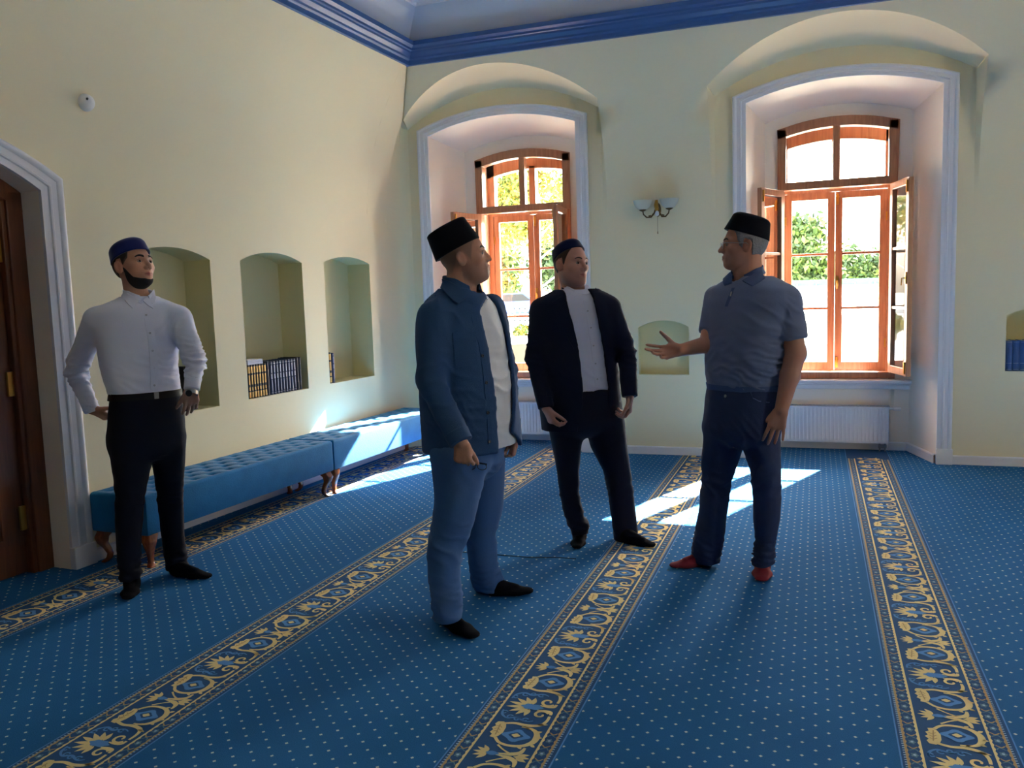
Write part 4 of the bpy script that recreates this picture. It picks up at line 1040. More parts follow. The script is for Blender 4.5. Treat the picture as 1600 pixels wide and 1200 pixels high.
def field_obj(name, fld, mt, parent, org, folds=(), amp=.0, seed=1, sm=2, col=None, label=None):
    V, F = fld.mesh()
    V = smooth_mesh(V, F, sm)
    if amp or folds:
        Nn = vnormals(V, F); d = wobble(V, seed, 9., amp)
        for (c, R_, dr, lam, a) in folds:
            c = np.array(c); dr = np.array(dr, float); dr /= np.linalg.norm(dr); r2 = ((V-c)**2).sum(1)/R_**2; ok = r2 < 6
            al = V@dr; U = (V-al[:, None]*dr)*.28+al[:, None]*dr; rg = np.random.default_rng(int(seed*31+c[0]*977+c[2]*613) % 100000); nz = 0
            for i in range(6):
                kk = rg.normal(size=3)*2*pi/lam*.55; nz = nz+np.sin(U@kk+rg.uniform(0, 6.3)+1.1*np.sin(V@(rg.normal(size=3)*12)))
            nz = nz/2.2; d += a*np.exp(-r2)*ok*(.5-np.abs(np.tanh(nz*1.0)))*4.2
        V = V+Nn*d[:, None]
    me = bpy.data.meshes.new(name)
    me.vertices.add(len(V)); me.vertices.foreach_set('co', (V-np.array(org)).astype(np.float32).ravel())
    me.loops.add(len(F)*4); me.loops.foreach_set('vertex_index', F.astype(np.int32).ravel())
    me.polygons.add(len(F)); me.polygons.foreach_set('loop_start', np.arange(0, len(F)*4, 4, dtype=np.int32)); me.polygons.foreach_set('use_smooth', np.ones(len(F), bool))
    me.update(calc_edges=True); me.materials.append(mt)
    if col is not None:
        C = col(V); ca = me.color_attributes.new('tone', 'FLOAT_COLOR', 'POINT'); ca.data.foreach_set('color', np.concatenate([C, np.ones((len(V), 1))], 1).astype(np.float32).ravel())
    o = obj(name, me, parent, label)
    return o, V, F
def bvh_of(V, F): return BVHTree.FromPolygons([tuple(v) for v in V], [tuple(int(i) for i in f) for f in F])
def hit_px(bvh, px, py):
    d = Vector(ray(px, py)).normalized(); r = bvh.ray_cast(Vector(CPOS), d); return r
def surf_strip(bvh, rows, lift, thick, name, mt, parent, org, smooth=True, label=None):
    """rows of seen points laid on a garment surface, raised by lift, as a real flap of cloth"""
    G = []; last = None
    for r in rows:
        line = []
        for (px, py) in r:
            h = hit_px(bvh, px, py)
            if h[0] is None or (last is not None and (h[0]-last).length > .25): h = None
            if h is None: line.append(None)
            else: line.append((h[0], h[1])); last = h[0]
        G.append(line)
    flat = [p for l in G for p in l if p]
    if not flat: return None
    for l in G:
        for j in range(len(l)):
            if l[j] is None:
                c = [q for q in l if q]; l[j] = c[0] if c else flat[0]
    top = [[tuple(p+n_*(lift+thick)) for p, n_ in l] for l in G]; bot = [[tuple(p+n_*(lift*.3)) for p, n_ in l] for l in G]
    mb = MB(); mb.grid(top); mb.grid([list(reversed(l)) for l in bot])
    nu, nv = len(top), len(top[0])
    per = [(0, j) for j in range(nv)]+[(i, nv-1) for i in range(1, nu)]+[(nu-1, j) for j in range(nv-2, -1, -1)]+[(i, 0) for i in range(nu-2, 0, -1)]
    mb.grid([[top[i][j], bot[i][j]] for i, j in per], closeu=True)
    return mb.build(name, mt, parent, smooth=smooth, org=org, label=label)
def join_bvh(V, F, *obs):
    V = [tuple(v) for v in V]; F = [tuple(int(i) for i in f) for f in F]
    for o in obs:
        n = len(V); base = Vector(o.parent.location); V += [tuple(v.co+base) for v in o.data.vertices]; F += [tuple(n+i for i in p.vertices) for p in o.data.polygons]
    return BVHTree.FromPolygons(V, F)
def quad_rows(a, b_, c, d, n=8, m_=4):
    """a-b top edge, d-c bottom edge"""
    out = []
    for i in range(n):
        u = i/(n-1); p = (a[0]+(d[0]-a[0])*u, a[1]+(d[1]-a[1])*u); q = (b_[0]+(c[0]-b_[0])*u, b_[1]+(c[1]-b_[1])*u)
        out.append([(p[0]+(q[0]-p[0])*j/(m_-1), p[1]+(q[1]-p[1])*j/(m_-1)) for j in range(m_)])
    return out
# ---- head
class Head:
    def __init__(s, c, phi, pitch, roll=0., jaw=1., fat=0., nose=1., sc=1.):
        s.c = np.array(c); s.sc = sc
        f = np.array([cos(phi)*cos(pitch), sin(phi)*cos(pitch), sin(pitch)]); x = np.array([sin(phi), -cos(phi), 0]); u = np.cross(x, f)
        x, u = x*cos(roll)+u*sin(roll), u*cos(roll)-x*sin(roll)
        s.R = np.stack([x, f, u], 1); s.jaw, s.fat, s.nose = jaw, fat, nose
    def w(s, p): return s.c+s.R@(np.array(p, float)*s.sc)
    def loc(s, X, Y, Z):
        x, y, z = (X-s.c[0])/s.sc, (Y-s.c[1])/s.sc, (Z-s.c[2])/s.sc; R_ = s.R
        return x*R_[0, 0]+y*R_[1, 0]+z*R_[2, 0], x*R_[0, 1]+y*R_[1, 1]+z*R_[2, 1], x*R_[0, 2]+y*R_[1, 2]+z*R_[2, 2]
    def sdf(s, x, y, z, plain=False):
        ax = np.abs(x); j = s.jaw
        d = ellf(x, y, z, (0, -.012, .022), (.076, .100, .095))
        d = smin(d, ellf(x, y, z, (0, .020, -.030), (.064, .073, .083)), .03)
        d = smin(d, ellf(x, y, z, (0, .022, -.072), (.053*j, .056, .044)), .03)
        d = smin(d, ellf(ax, y, z, (.034*j, .008, -.066), (.026, .034, .03)), .02)
        d = smin(d, ellf(x, y, z, (0, .071, -.097), (.021, .016, .017)), .018)
        if s.fat: d = smin(d, ellf(x, y, z, (0, .030, -.098), (.050, .045+.01*s.fat, .030)), .03)
        if plain: return d*s.sc
        d = smin(d, ellf(ax, y, z, (.043, .055, -.024), (.022, .024, .020)), .02)
        def cap(a, b_, r0, r1, X_=x):
            a = np.array(a); b_ = np.array(b_); ba = b_-a; px_, py_, pz_ = X_-a[0], y-a[1], z-a[2]; t_ = np.clip((px_*ba[0]+py_*ba[1]+pz_*ba[2])/(ba@ba), 0, 1)
            return np.sqrt((px_-t_*ba[0])**2+(py_-t_*ba[1])**2+(pz_-t_*ba[2])**2)-(r0+(r1-r0)*t_)
        d = smin(d, cap((.012, .080, .019), (.042, .070, .021), .012, .010, ax), .016)
        d = -smin(-d, ellf(ax, y, z, (.032, .096, -.001), (.017, .017, .0115)), .014)
        
        d = smin(d, cap((.017, .0850, .0030), (.032, .0880, .0052), .0036, .0036, ax), .003); d = smin(d, cap((.032, .0880, .0052), (.047, .0775, .0015), .0036, .0034, ax), .003)
        d = smin(d, cap((.018, .0845, -.0090), (.032, .0850, -.0118), .0030, .0032, ax), .004); d = smin(d, cap((.032, .0850, -.0118), (.046, .0765, -.0080), .0032, .0030, ax), .004)
        n_ = s.nose
        d = smin(d, cap((0, .084, .012), (0, .086+.024*n_, -.032), .0075, .0115), .010)
        d = smin(d, ellf(ax, y, z, (.0125, .090+.006*n_, -.037), (.0085, .0105, .0078)), .006)
        d = -smin(-d, ellf(ax, y, z, (.0065, .100, -.0455), (.0035, .005, .003)), .003)
        d = smin(d, ellf(x, y, z, (0, .076, -.067), (.030, .020, .022)), .015)
        d = smin(d, cap((0, .0970, -.0620), (.023, .0845, -.0655), .0048, .0028, ax), .005)
        d = smin(d, cap((0, .0950, -.0735), (.021, .0845, -.0700), .0062, .0030, ax), .005)
        d = -smin(-d, cap((0, .1025, -.0678), (.024, .0885, -.0682), .0018, .0016, ax), .002)
        e = ellf(ax+.35*(y+.008), y+.15*(z+.01), z, (.081, -.012, -.012), (.0085, .0195, .033))
        e = -smin(-e, ellf(ax+.3*(y+.008), y, z, (.0905, -.008, -.006), (.0065, .0115, .020)), .003)
        d = smin(d, e, .006)
        return d*s.sc
    def prim(s, fn=None, r=.15):
        g = fn or (lambda x, y, z: s.sdf(x, y, z))
        return s.c-r, s.c+r, (lambda X, Y, Z: g(*s.loc(X, Y, Z)))
def hand_frame(d, n_, right):
    d = np.array(d, float); d /= np.linalg.norm(d); n_ = np.array(n_, float); n_ -= d*(n_@d); n_ /= np.linalg.norm(n_)
    t_ = np.cross(d, n_)*(1 if right else -1); return t_, d, n_
def hand(fld, W_, d, n_, right, curls, spread=(.10, .02, -.05, -.13), thumb=(.75, .25, .25), sc=1.0):
    """curls: per finger index..little, three flexions in radians"""
    t_, d, n_ = hand_frame(d, n_, right); W_ = np.array(W_, float)
    P = lambda x, y, z: W_+(t_*x+d*y+n_*z)*sc
    H = Field(W_-.24, W_+.24, .02); prims = []
    palm = [seg(P(.016, .018, 0), P(.027, .082, .000), .0165*sc, .0135*sc, n_, 1.15), seg(P(.002, .012, 0), P(.006, .086, -.001), .018*sc, .0135*sc, n_, 1.2), seg(P(-.012, .014, 0), P(-.016, .082, 0), .0165*sc, .0125*sc, n_, 1.15), seg(P(-.018, .018, .002), P(-.030, .074, .001), .0145*sc, .0115*sc, n_, 1.1), seg(P(.020, .022, .008), P(.028, .055, .010), .016*sc, .013*sc)]
    for i, p in enumerate(palm): fld.union(p, .012)
    base = [(.030, .086), (.0095, .091), (-.0115, .087), (-.031, .077)]; L = [(.043, .026, .021), (.047, .030, .022), (.043, .028, .022), (.034, .021, .019)]; R_ = [(.0096, .0086, .0078, .0068), (.0098, .0088, .008, .007), (.0093, .0084, .0076, .0066), (.0084, .0076, .0068, .006)]
    for i in range(4):
        p = P(base[i][0], base[i][1]-.006, 0); a = 0; sp = spread[i]; dirx = d*cos(sp)+t_*sin(sp)
        for j in range(3):
            a += curls[i][j]; v = dirx*cos(a)+n_*sin(a); q = p+v*L[i][j]*sc
            fld.union(seg(p, q, R_[i][j]*sc, R_[i][j+1]*sc), .0065 if j == 0 else .002); p = q
    p = P(.024, .026, .004); a = thumb[0]; v = d*cos(a)+t_*sin(a)+n_*thumb[1]; v /= np.linalg.norm(v); q = p+v*.046*sc
    fld.union(seg(p, q, .0145*sc, .0115*sc), .010)
    v2 = v*cos(thumb[2])+(d*.8+n_*.5)/.943*sin(thumb[2]); v2 /= np.linalg.norm(v2); r = q+v2*.033*sc; fld.union(seg(q, r, .0115*sc, .0102*sc), .002)
    v3 = v2*cos(thumb[2])+(d*.8+n_*.5)/.943*sin(thumb[2]); v3 /= np.linalg.norm(v3); u = r+v3*.024*sc; fld.union(seg(r, u, .0102*sc, .0080*sc), .002)
    return P
def hat(head, mt, parent, org, name, cy, cz, tilt, rx, ry, h, top=.9, rc=.02, seams=0, bulge=.0, label=None):
    prof = [(1-.012/rx, .012), (1-.006/rx, -.001), (1.0, .001)]
    for i in range(1, 9): t_ = i/8; prof.append((1+(top-1)*t_+bulge*sin(pi*t_), t_*(h-rc)))
    for a in lin(0, pi/2, 6)[1:]: prof.append((top-rc/rx*(1-cos(a)), h-rc+rc*sin(a)))
    r0 = prof[-1][0]
    for q in (.75, .45, .2, .01): prof.append((r0*q, h+.004*(1-q)))
    n = 48; P = []; ct, st = cos(tilt), sin(tilt)
    for (r, z) in prof:
        ring_ = []
        for j in range(n):
            a = 2*pi*j/n; x, y = r*rx*cos(a), r*ry*sin(a); y2, z2 = y*ct-z*st, y*st+z*ct
            ring_.append(tuple(head.w((x, cy+y2, cz+z2))-np.array(org)))
        P.append(ring_)
    mb = MB(); k = len(P); mb.add([p for r_ in P for p in r_], [(i*n+j, i*n+(j+1) % n, (i+1)*n+(j+1) % n, (i+1)*n+j) for i in range(k-1) for j in range(n)])
    return mb.build(name, mt, parent, smooth=2, label=label)
def brow_hair(head, bvh, parent, org, mt, th=.0042, zo=.0):
    for sg in (-1, 1):
        top, bot = [], []
        for i in range(9):
            u = i/8; x = sg*(.013+.038*u); z = .021+zo+.007*sin(pi*min(1, u*.9))-.004*u; hh = th*(1-.65*u**2)
            pair = []
            for zz in (z-hh, z, z+hh):
                o_ = Vector(head.w((x, .2, zz))); dr = Vector(head.R@np.array([0, -1., 0])); r = bvh.ray_cast(o_, dr)
                pair.append((r[0], r[1]) if r[0] else (Vector(head.w((x, .08, zz))), Vector(head.R[:, 1])))
            top.append([tuple(p+n_*(.0022 if k == 1 else .0006)) for k, (p, n_) in enumerate(pair)]); bot.append([tuple(p-n_*.0015) for p, n_ in pair])
        mb = MB(); mb.grid(top); mb.grid(bot); mb.grid([[t_[0], b_[0]] for t_, b_ in zip(top, bot)]); mb.grid([[t_[2], b_[2]] for t_, b_ in zip(top, bot)])
        mb.build('eyebrow', mt, parent, smooth=2, org=org)
M_EYE = mat('eye_white', srgb(150, 144, 138), .2); M_IRIS = mat('iris_dark', srgb(40, 30, 24), .1)
def eyes(head, parent, org, look=(0, 0)):
    for sg in (-1, 1):
        c = np.array((sg*.032, .0748, -.0035)); mb = MB(); n, k = 16, 12; lx, lz = look; f = np.array([lx, 1., lz]); f /= np.linalg.norm(f); a = np.cross(f, [0, 0, 1]); a /= np.linalg.norm(a); b_ = np.cross(a, f)
        P = []; th = [0.02, .18, .36, .44, .46, .7, 1.0, 1.4, 1.8, 2.3, 2.8, 3.12]
        for t_ in th: P.append([tuple(head.w(c+.0128*(f*cos(t_)+(a*cos(2*pi*j/n)+b_*sin(2*pi*j/n))*sin(t_)))-np.array(org)) for j in range(n)])
        for i in range(len(th)-1): mb.add(P[i]+P[i+1], [(j, (j+1) % n, n+(j+1) % n, n+j) for j in range(n)], 1 if i < 4 else 0)
        mb.build('eye', [M_EYE, M_IRIS], parent, smooth=2)
def collar(parent, org, mt, C, phi, rx, ry, h, drop, gap, point, lean=0., name='collar', thick=.004, tiltf=.0):
    """folded shirt collar. C neck-base centre; phi facing"""
    f = np.array([cos(phi), sin(phi), 0]); s_ = np.array([sin(phi), -cos(phi), 0]); up = np.array([0, 0, 1.])
    P = []; n = 40
    for i in range(n+1):
        a = -pi+gap+(2*pi-2*gap)*i/n          # 0 = back
        t_ = min(1, (abs(a))/(pi-gap)); e = max(0, (t_-.72)/.28)
        q = lambda r, z: tuple(np.array(C)+s_*(sin(a)*rx*r)-f*(cos(a)*ry*r)+up*(z+tiltf*(cos(a)+1)/2)-np.array(org))
        hh = h*(1-.55*e); dd = drop*(1+point*e)
        P.append([q(1.0, 0), q(.98, hh*.6), q(1.0, hh), q(1.0+thick/rx, hh+.003), q(1.02+1.6*thick/rx, hh), q(1.12+.10*e, hh-dd*.5), q(1.26+.22*e, hh-dd), q(1.24+.22*e, hh-dd-.002), q(1.10+.08*e, hh-dd*.5-.004), q(1.02, hh*.5)])
    mb = MB(); mb.grid(P); mb.add(P[0], [tuple(range(10))]); mb.add(P[-1], [tuple(range(9, -1, -1))])
    return mb.build(name, mt, parent, smooth=True)
def button(parent, org, bvh, px, py, mt, r=.0055, lift=.004):
    h = hit_px(bvh, px, py)
    if h[0] is None: return
    q = h[1].to_track_quat('Z', 'Y'); mb = MB(); mb.lathe([(.0005, 0), (r, 0), (r, .0018), (r*.75, .0026), (r*.6, .0016), (.0005, .0016)], 12)
    mb.v = [tuple(h[0]+h[1]*lift+q @ Vector(p)) for p in mb.v]; mb.build('button', mt, parent, org=org, smooth=True)
def belt_ring(parent, org, rows, phi, z, dz, off, mt, name='belt', label=None):
    A = np.array(sorted(rows)); f = np.array([cos(phi), sin(phi)]); s_ = np.array([sin(phi), -cos(phi)]); P = []
    for i in range(48):
        a = 2*pi*i/48; col_ = []
        for (zz, o) in ((z-dz, off-.006), (z-dz, off), (z+dz, off), (z+dz, off-.006)):
            cx, cy, w, d = [np.interp(zz, A[:, 0], A[:, k]) for k in range(1, 5)]
            ca, sa = cos(a), sin(a); n = 2.3; rr = (abs(ca)**n+abs(sa)**n)**(-1/n)
            p = np.array([cx, cy])+s_*ca*rr*(w+o)+f*sa*rr*(d+o); col_.append((p[0], p[1], zz))
        P.append(col_+[col_[0]])
    mb = MB(); mb.grid(P, closeu=True); return mb.build(name, mt, parent, smooth=True, org=org, label=label)
def foot(sl_name, mt, parent, org, ankle, heel, toe, width=.048, h=.006, label=None):
    ankle, heel, toe = map(np.array, (ankle, heel, toe)); lo = np.minimum(np.minimum(ankle, heel), toe)-.09; hi = np.maximum(np.maximum(ankle, heel), toe)+.09; lo[2] = -.03
    F_ = Field(lo, hi, h); d = toe-heel; L = np.linalg.norm(d); d /= L; mid = heel+d*L*.62; up = np.array([0, 0, 1.])
    F_.union(seg(ankle, heel+d*.045+up*.045, .034, .034), .0); F_.union(seg(heel+d*.03+up*.030, heel+d*.055+up*.032, .031, .034), .02)
    F_.union(seg(heel+d*.06+up*.042, mid+up*.024, .038, .030), .03); F_.union(seg(heel+d*.05+up*.020, mid+up*.016, .032, width*.92, up, 2.2), .02)
    F_.union(seg(mid+up*.018, toe-d*.035+up*.016, width*.95, width*.72, up, 2.5), .02); 
    F_.D = np.maximum(F_.D, (.001-F_.ax[2])[None, None, :])
    field_obj(sl_name, F_, mt, parent, org, amp=.0012, seed=5, label=label)
# ---------------------------------------------------------------- materials for people
def skin(name, c): return mat(name, c, .5, vcol='tone', noise=.04, nscale=60, bump=.12, bscale=220, spec=.4, subs=.06)
M_WSHIRT = mat('white_shirt_cloth', srgb(232, 234, 252), .7, bump=.08, bscale=300, sheen=.1)
M_WTEE = mat('white_tshirt_cloth', srgb(222, 222, 228), .8, bump=.1, bscale=260)
M_DENIM = mat('dark_blue_overshirt_cloth', srgb(36, 72, 116), .85, noise=.12, nscale=120, bump=.2, bscale=320)
M_CHINO = mat('blue_trouser_cloth', srgb(58, 96, 148), .85, noise=.08, nscale=100, bump=.15, bscale=300)
M_SUIT = mat('navy_suit_cloth', srgb(19, 24, 48), .8, noise=.06, nscale=150, bump=.1, bscale=300, sheen=.03, spec=.2)
M_SUITP = mat('navy_suit_trouser_cloth', srgb(20, 22, 44), .8, bump=.1, bscale=300, sheen=.03, spec=.2)
M_BLKTR = mat('black_trouser_cloth', srgb(15, 18, 34), .8, bump=.1, bscale=300, sheen=.03, spec=.2)
M_POLO = mat('grey_blue_knit', srgb(104, 116, 148), .9, noise=.05, nscale=200, bump=.25, bscale=380, sheen=.15)
M_POLOD = mat('grey_blue_knit_collar', srgb(70, 88, 128), .9, bump=.25, bscale=380)
M_JEANS = mat('indigo_jeans_cloth', srgb(32, 46, 84), .85, noise=.2, nscale=25, bump=.2, bscale=320)
M_SOCK = mat('black_sock', srgb(13, 13, 20), .95, spec=.1, bump=.2, bscale=300); M_RSOCK = mat('dark_red_sock', srgb(118, 22, 40), .9, noise=.1, nscale=100, bump=.2, bscale=300)
M_HATB = mat('black_velvet', srgb(14, 14, 22), .9, sheen=.12, spec=.1); M_HATN = mat('navy_velvet', srgb(24, 34, 96), .8, sheen=.35, spec=.15); M_HATD = mat('dark_navy_cap', srgb(20, 24, 60), .85, sheen=.2, spec=.15)
M_LEATH = mat('black_leather', srgb(16, 16, 20), .5, spec=.25); M_BTN = mat('pale_button', srgb(190, 190, 205), .3)
M_DBTN = mat('dark_button', srgb(20, 26, 44), .3)
M_HAIRD = mat('dark_hair', srgb(44, 32, 26), .7, noise=.3, nscale=200, bump=.4, bscale=260); M_HAIRB = mat('black_beard', srgb(26, 18, 16), .8, noise=.3, nscale=200, bump=.5, bscale=240)
M_HAIRG = mat('grey_hair', srgb(132, 132, 138), .6, noise=.3, nscale=120, bump=.5, bscale=160); M_HAIRBR = mat('brown_hair', srgb(66, 48, 38), .7, noise=.3, nscale=200, bump=.4, bscale=260)
def skin_colour(head, base, lip, stub=None, scalp=None):
    base, lip = np.array(base[:3]), np.array(lip[:3])
    def f(V):
        x, y, z = head.loc(V[:, 0], V[:, 1], V[:, 2]); C = np.tile(base, (len(V), 1))
        near = (np.abs(x) < .12) & (np.abs(y) < .14) & (np.abs(z) < .14)
        w = np.exp(-((np.abs(x)/.022)**4+((z+.068)/.0095)**4))*(y > .07)*near; C = C*(1-w[:, None])+lip*w[:, None]
        w = .25*np.exp(-(((np.abs(x)-.045)/.02)**2+((z+.03)/.02)**2))*(y > .03)*near; C = C*(1-w[:, None])+np.array([base[0]*1.05, base[1]*.8, base[2]*.8])*w[:, None]
        w = .35*np.exp(-(((np.abs(x)-.079)/.015)**2+(y/.03)**2+((z+.01)/.04)**2))*near; C = C*(1-w[:, None])+np.array([base[0]*1.05, base[1]*.7, base[2]*.7])*w[:, None]
        w = .85*np.exp(-(((np.abs(x)-.032)/.0145)**4+((z-.0045-.10*(.0145-np.abs(np.abs(x)-.032)))/.0024)**2))*(y > .06)*near; C = C*(1-w[:, None])+np.array([.03, .02, .015])*w[:, None]
        w = .6*np.exp(-(((np.abs(x)-.0065)/.004)**2+((z+.0455)/.003)**2))*(y > .085)*near; C = C*(1-w[:, None])+np.array([.06, .03, .02])*w[:, None]
        w = .7*np.exp(-((x/.022)**4+((z+.0678)/.0016)**2))*(y > .07)*near; C = C*(1-w[:, None])+np.array([.08, .03, .03])*w[:, None]
        if stub is not None:
            s_ = np.array(stub[:3]); w = .55*(1/(1+np.exp((z+.045)/.006)))*(y > -.02)*near*(1-np.exp(-((np.abs(x)/.024)**4+((z+.068)/.011)**4))); C = C*(1-w[:, None])+s_*w[:, None]
        if scalp is not None:
            s_ = np.array(scalp[:3]); zl = np.interp(y, [-.12, -.06, -.03, .0, .03, .05], [-.07, -.06, .0, .02, -.02, .05]); w = .8/(1+np.exp(-(z-zl)/.005))*(y < .055)*near; C = C*(1-w[:, None])+s_*w[:, None]
        return C
    return f
def leg_rows(rows, Yt, Yb, phi, k=.95, kt=.38):
    rows = [(rows[0][0]-26, rows[0][1]+13, rows[0][2]-13)]+list(rows)
    n = len(rows); rr = [(r[0], r[1], r[2], k+(kt*max(0, 1-i/(n-1)/.45))) for i, r in enumerate(rows)]
    return view_rows(rr, phi, lambda u: Yt+(Yb-Yt)*u, k)
def person(label, org):
    e = empty('person', org, label, 'person'); return e
def hairfield(head, h=.004, region=None, off=.006):
    F_ = Field(head.c-.14, head.c+.14, h)
    F_.union(head.prim(lambda x, y, z: -smin(-(head.sdf(x, y, z, True)-off), -region(x, y, z), .012))); return F_
def body_base(head, fine_hands, lo, hi):
    fx = [(head.c[0]-.13, head.c[0]+.13, .0042)]; fy = [(head.c[1]-.13, head.c[1]+.13, .0042)]; fz = [(head.c[2]-.135, head.c[2]+.125, .0042)]
    for c, r in fine_hands:
        for l, i in ((fx, 0), (fy, 1), (fz, 2)): l.append((c[i]-r, c[i]+r, .0045))
    return Field(lo, hi, .012, (fx, fy, fz))
def arm_skin(B, S_, E_, W_, r=(.046, .038, .034, .026)):
    B.union(seg(S_, E_, r[0], r[1]), .02); B.union(seg(E_, W_, r[2], r[3]), .012)
def shape_arm(T, S_, E_, W_, r, k=.03, cap=True):
    T.union(seg(S_, E_, r[0], r[1]), k); T.union(seg(E_, W_, r[2], r[3], capb=cap), .02)
V3 = lambda p: tuple(float(c) for c in p)
M_CLEAR = glass_mat('spectacle_lens', (.97, .97, .98, 1))

# ================================================================ man in white shirt (left)
def man_white():
    YT = 3.50; phi = radians(-30)
    org = V3(PZ(245, 905)); e = person('person by the doorway in white shirt and black trousers, hands on hips', org)
    torso = view_rows([(463, 190, 243, .8), (468, 178, 258, .72), (476, 160, 276, .62), (488, 147, 288, .55), (510, 148, 287, .58), (540, 153, 282, .6), (570, 158, 281, .62), (603, 168, 284, .66), (616, 172, 285, .68)], phi, YT)
    pel = view_rows([(612, 174, 284, .68), (640, 171, 289, .72), (672, 169, 292, .78), (700, 171, 291, .8), (722, 174, 290, .8)], phi, YT)
    lR = leg_rows([(680, 170, 238), (720, 174, 238), (773, 180, 228), (827, 181, 222), (875, 183, 221), (905, 187, 221)], 3.44, 3.36, phi)
    lL = leg_rows([(680, 226, 292), (720, 238, 290), (773, 245, 286), (827, 251, 288), (870, 256, 292), (888, 260, 296)], 3.56, 3.70, phi)
    H = Head(PY(209, 415, YT-.01), radians(-6), radians(13), radians(3), jaw=.9, nose=.95, sc=1.05)
    SR, ER, WR = PY(151, 500, YT-.14), PY(118, 578, YT-.06), PY(143, 640, YT-.02)
    SL_, EL, WL_ = PY(281, 497, YT+.12), PY(305, 566, YT+.10), PY(300, 606, YT+.04)
    lo = (-3.9, 2.9, -.02); hi = (-2.85, 4.1, 1.95)
    B = body_base(H, [(PY(158, 652, YT), .10), (PY(297, 628, YT), .09)], lo, hi)
    B.union(zloft([(z, x, y, max(.02, w-.02), max(.02, d-.02)) for z, x, y, w, d in torso], phi), 0); B.union(zloft([(z, x, y, w-.02, d-.02) for z, x, y, w, d in pel], phi, rb=.12, zlo=None), .02)
    for l in (lR, lL): B.union(zloft([(z, x, y, w-.02, d-.02) for z, x, y, w, d in l], phi), .02)
    B.union(seg(H.w((0, -.02, -.05)), PY(216, 474, YT), .056, .062), .03)
    B.union(H.prim(), .012)
    arm_skin(B, SR, ER, WR); arm_skin(B, SL_, EL, WL_)
    c = (.5, .7, .4); hand(B, WR, (.62, .45, -.50), (.35, .8, .25), True, [c, c, c, c]); hand(B, WL_, (-.28, .16, -1), (-.75, .5, 0), False, [(.2, .3, .2), (.25, .3, .2), (.3, .3, .2), (.3, .3, .2)], spread=(.04, .0, -.03, -.06), thumb=(.5, .1, .2))
    ob, V, F = field_obj('body', B, skin('skin_a', srgb(196, 150, 126)), e, org, sm=1, col=skin_colour(H, srgb(192, 144, 120), srgb(160, 92, 88)))
    bv = bvh_of(V, F); brow_hair(H, bv, e, org, M_HAIRB, .0062); eyes(H, e, org, (.15, .15))
    hf = hairfield(H, region=lambda x, y, z: np.maximum(np.maximum(y-.045, np.interp(y, [-.12, -.05, -.03, .005, .012, .04], [-.055, -.045, .03, .03, -.01, .02])-z), z-.075), off=.005)
    field_obj('hair', hf, M_HAIRD, e, org)
    bf = hairfield(H, region=lambda x, y, z: np.maximum(np.maximum(.005-y, z-np.interp(y, [.0, .02, .045, .07, .08, .11], [.0, -.025, -.07, -.083, -.085, -.085])), -(np.sqrt((x/.013)**2+((z+.086)/.004)**2)-1)*.004), off=.0055)
    field_obj('beard', bf, M_HAIRB, e, org)
    hat(H, M_HATN, e, org, 'skullcap', -.012, .040, radians(12), .088, .106, .082, .94, .036, label='navy blue velvet skullcap')
    # shirt
    T = Field(lo, hi, .0085); T.union(zloft(torso, phi), 0)
    C1 = PY(140, 641, YT-.02); shape_arm(T, SR, ER, WR, (.064, .056, .054, .036), .04)
    shape_arm(T, SL_, EL, WL_, (.064, .054, .052, .036), .04)
    folds = [(ER, .11, (.2, .1, 1), .035, .007), (EL, .11, (.1, .1, 1), .032, .007), (WR, .07, (.2, .2, 1), .022, .004), (PY(225, 600, YT), .13, (.8, 0, 1), .05, .004), (PY(165, 520, YT), .1, (1, 0, .5), .05, .004), (PY(275, 520, YT), .1, (1, 0, -.5), .05, .004)]
    T.cut(seg(PY(217, 430, YT), PY(217, 464, YT), .06, .052), .01)
    _, V, F = field_obj('shirt', T, M_WSHIRT, e, org, folds=folds, amp=.003, seed=11); bv = bvh_of(V, F)
    nb = PY(217, 468, YT-.02); cr = collar(e, org, M_WSHIRT, nb, radians(-24), .066, .068, .036, .030, .30, .3, tiltf=.02); bvc = join_bvh(V, F, cr)
    surf_strip(bvc, [[(192, 453), (194, 459), (192, 464)], [(200, 458), (198, 466), (196, 471)], [(208, 464), (203, 472), (200, 476)], [(218, 471), (212, 477), (207, 482)]], .006, .004, 'collar_flap', M_WSHIRT, e, org)
    surf_strip(bvc, [[(223, 471), (230, 477), (238, 482)], [(229, 466), (235, 471), (240, 475)], [(236, 459), (240, 463), (242, 467)], [(239, 454), (242, 458), (243, 461)]], .006, .004, 'collar_flap', M_WSHIRT, e, org)
    surf_strip(bv, [[(x0+dx, y) for dx in (0, 4, 8, 12)] for y, x0 in ((472, 218), (500, 226), (530, 231), (560, 234), (590, 235), (610, 235))], .001, .002, 'placket', M_WSHIRT, e, org)
    for y, x in ((492, 228), (520, 234), (548, 238), (576, 241), (602, 241)): button(e, org, bv, x, y, M_BTN)
    for W_, E2, nm in ((WR, ER, 'cuff'), (WL_, EL, 'cuff')):
        mb = MB(); d = np.array(W_)-np.array(E2); d /= np.linalg.norm(d); a = np.array(W_)-d*.055; b_ = np.array(W_)+d*.012
        mb.tube([a, a+d*.004, b_-d*.004, b_], [.040, .043, .041, .036], 20); mb.build(nm, M_WSHIRT, e, smooth=True, org=org)
    # watch
    d = np.array(WL_)-np.array(EL); d /= np.linalg.norm(d); q = np.array(WL_)+d*.026; mb = MB(); mb.tube([q-d*.010, q+d*.010], [.033, .033], 20, cap=False); mb.tube([q-d*.010, q+d*.010], [.029, .029], 20, cap=False)
    wb = mb.build('wristwatch', M_STEEL, e, smooth=True, org=org)
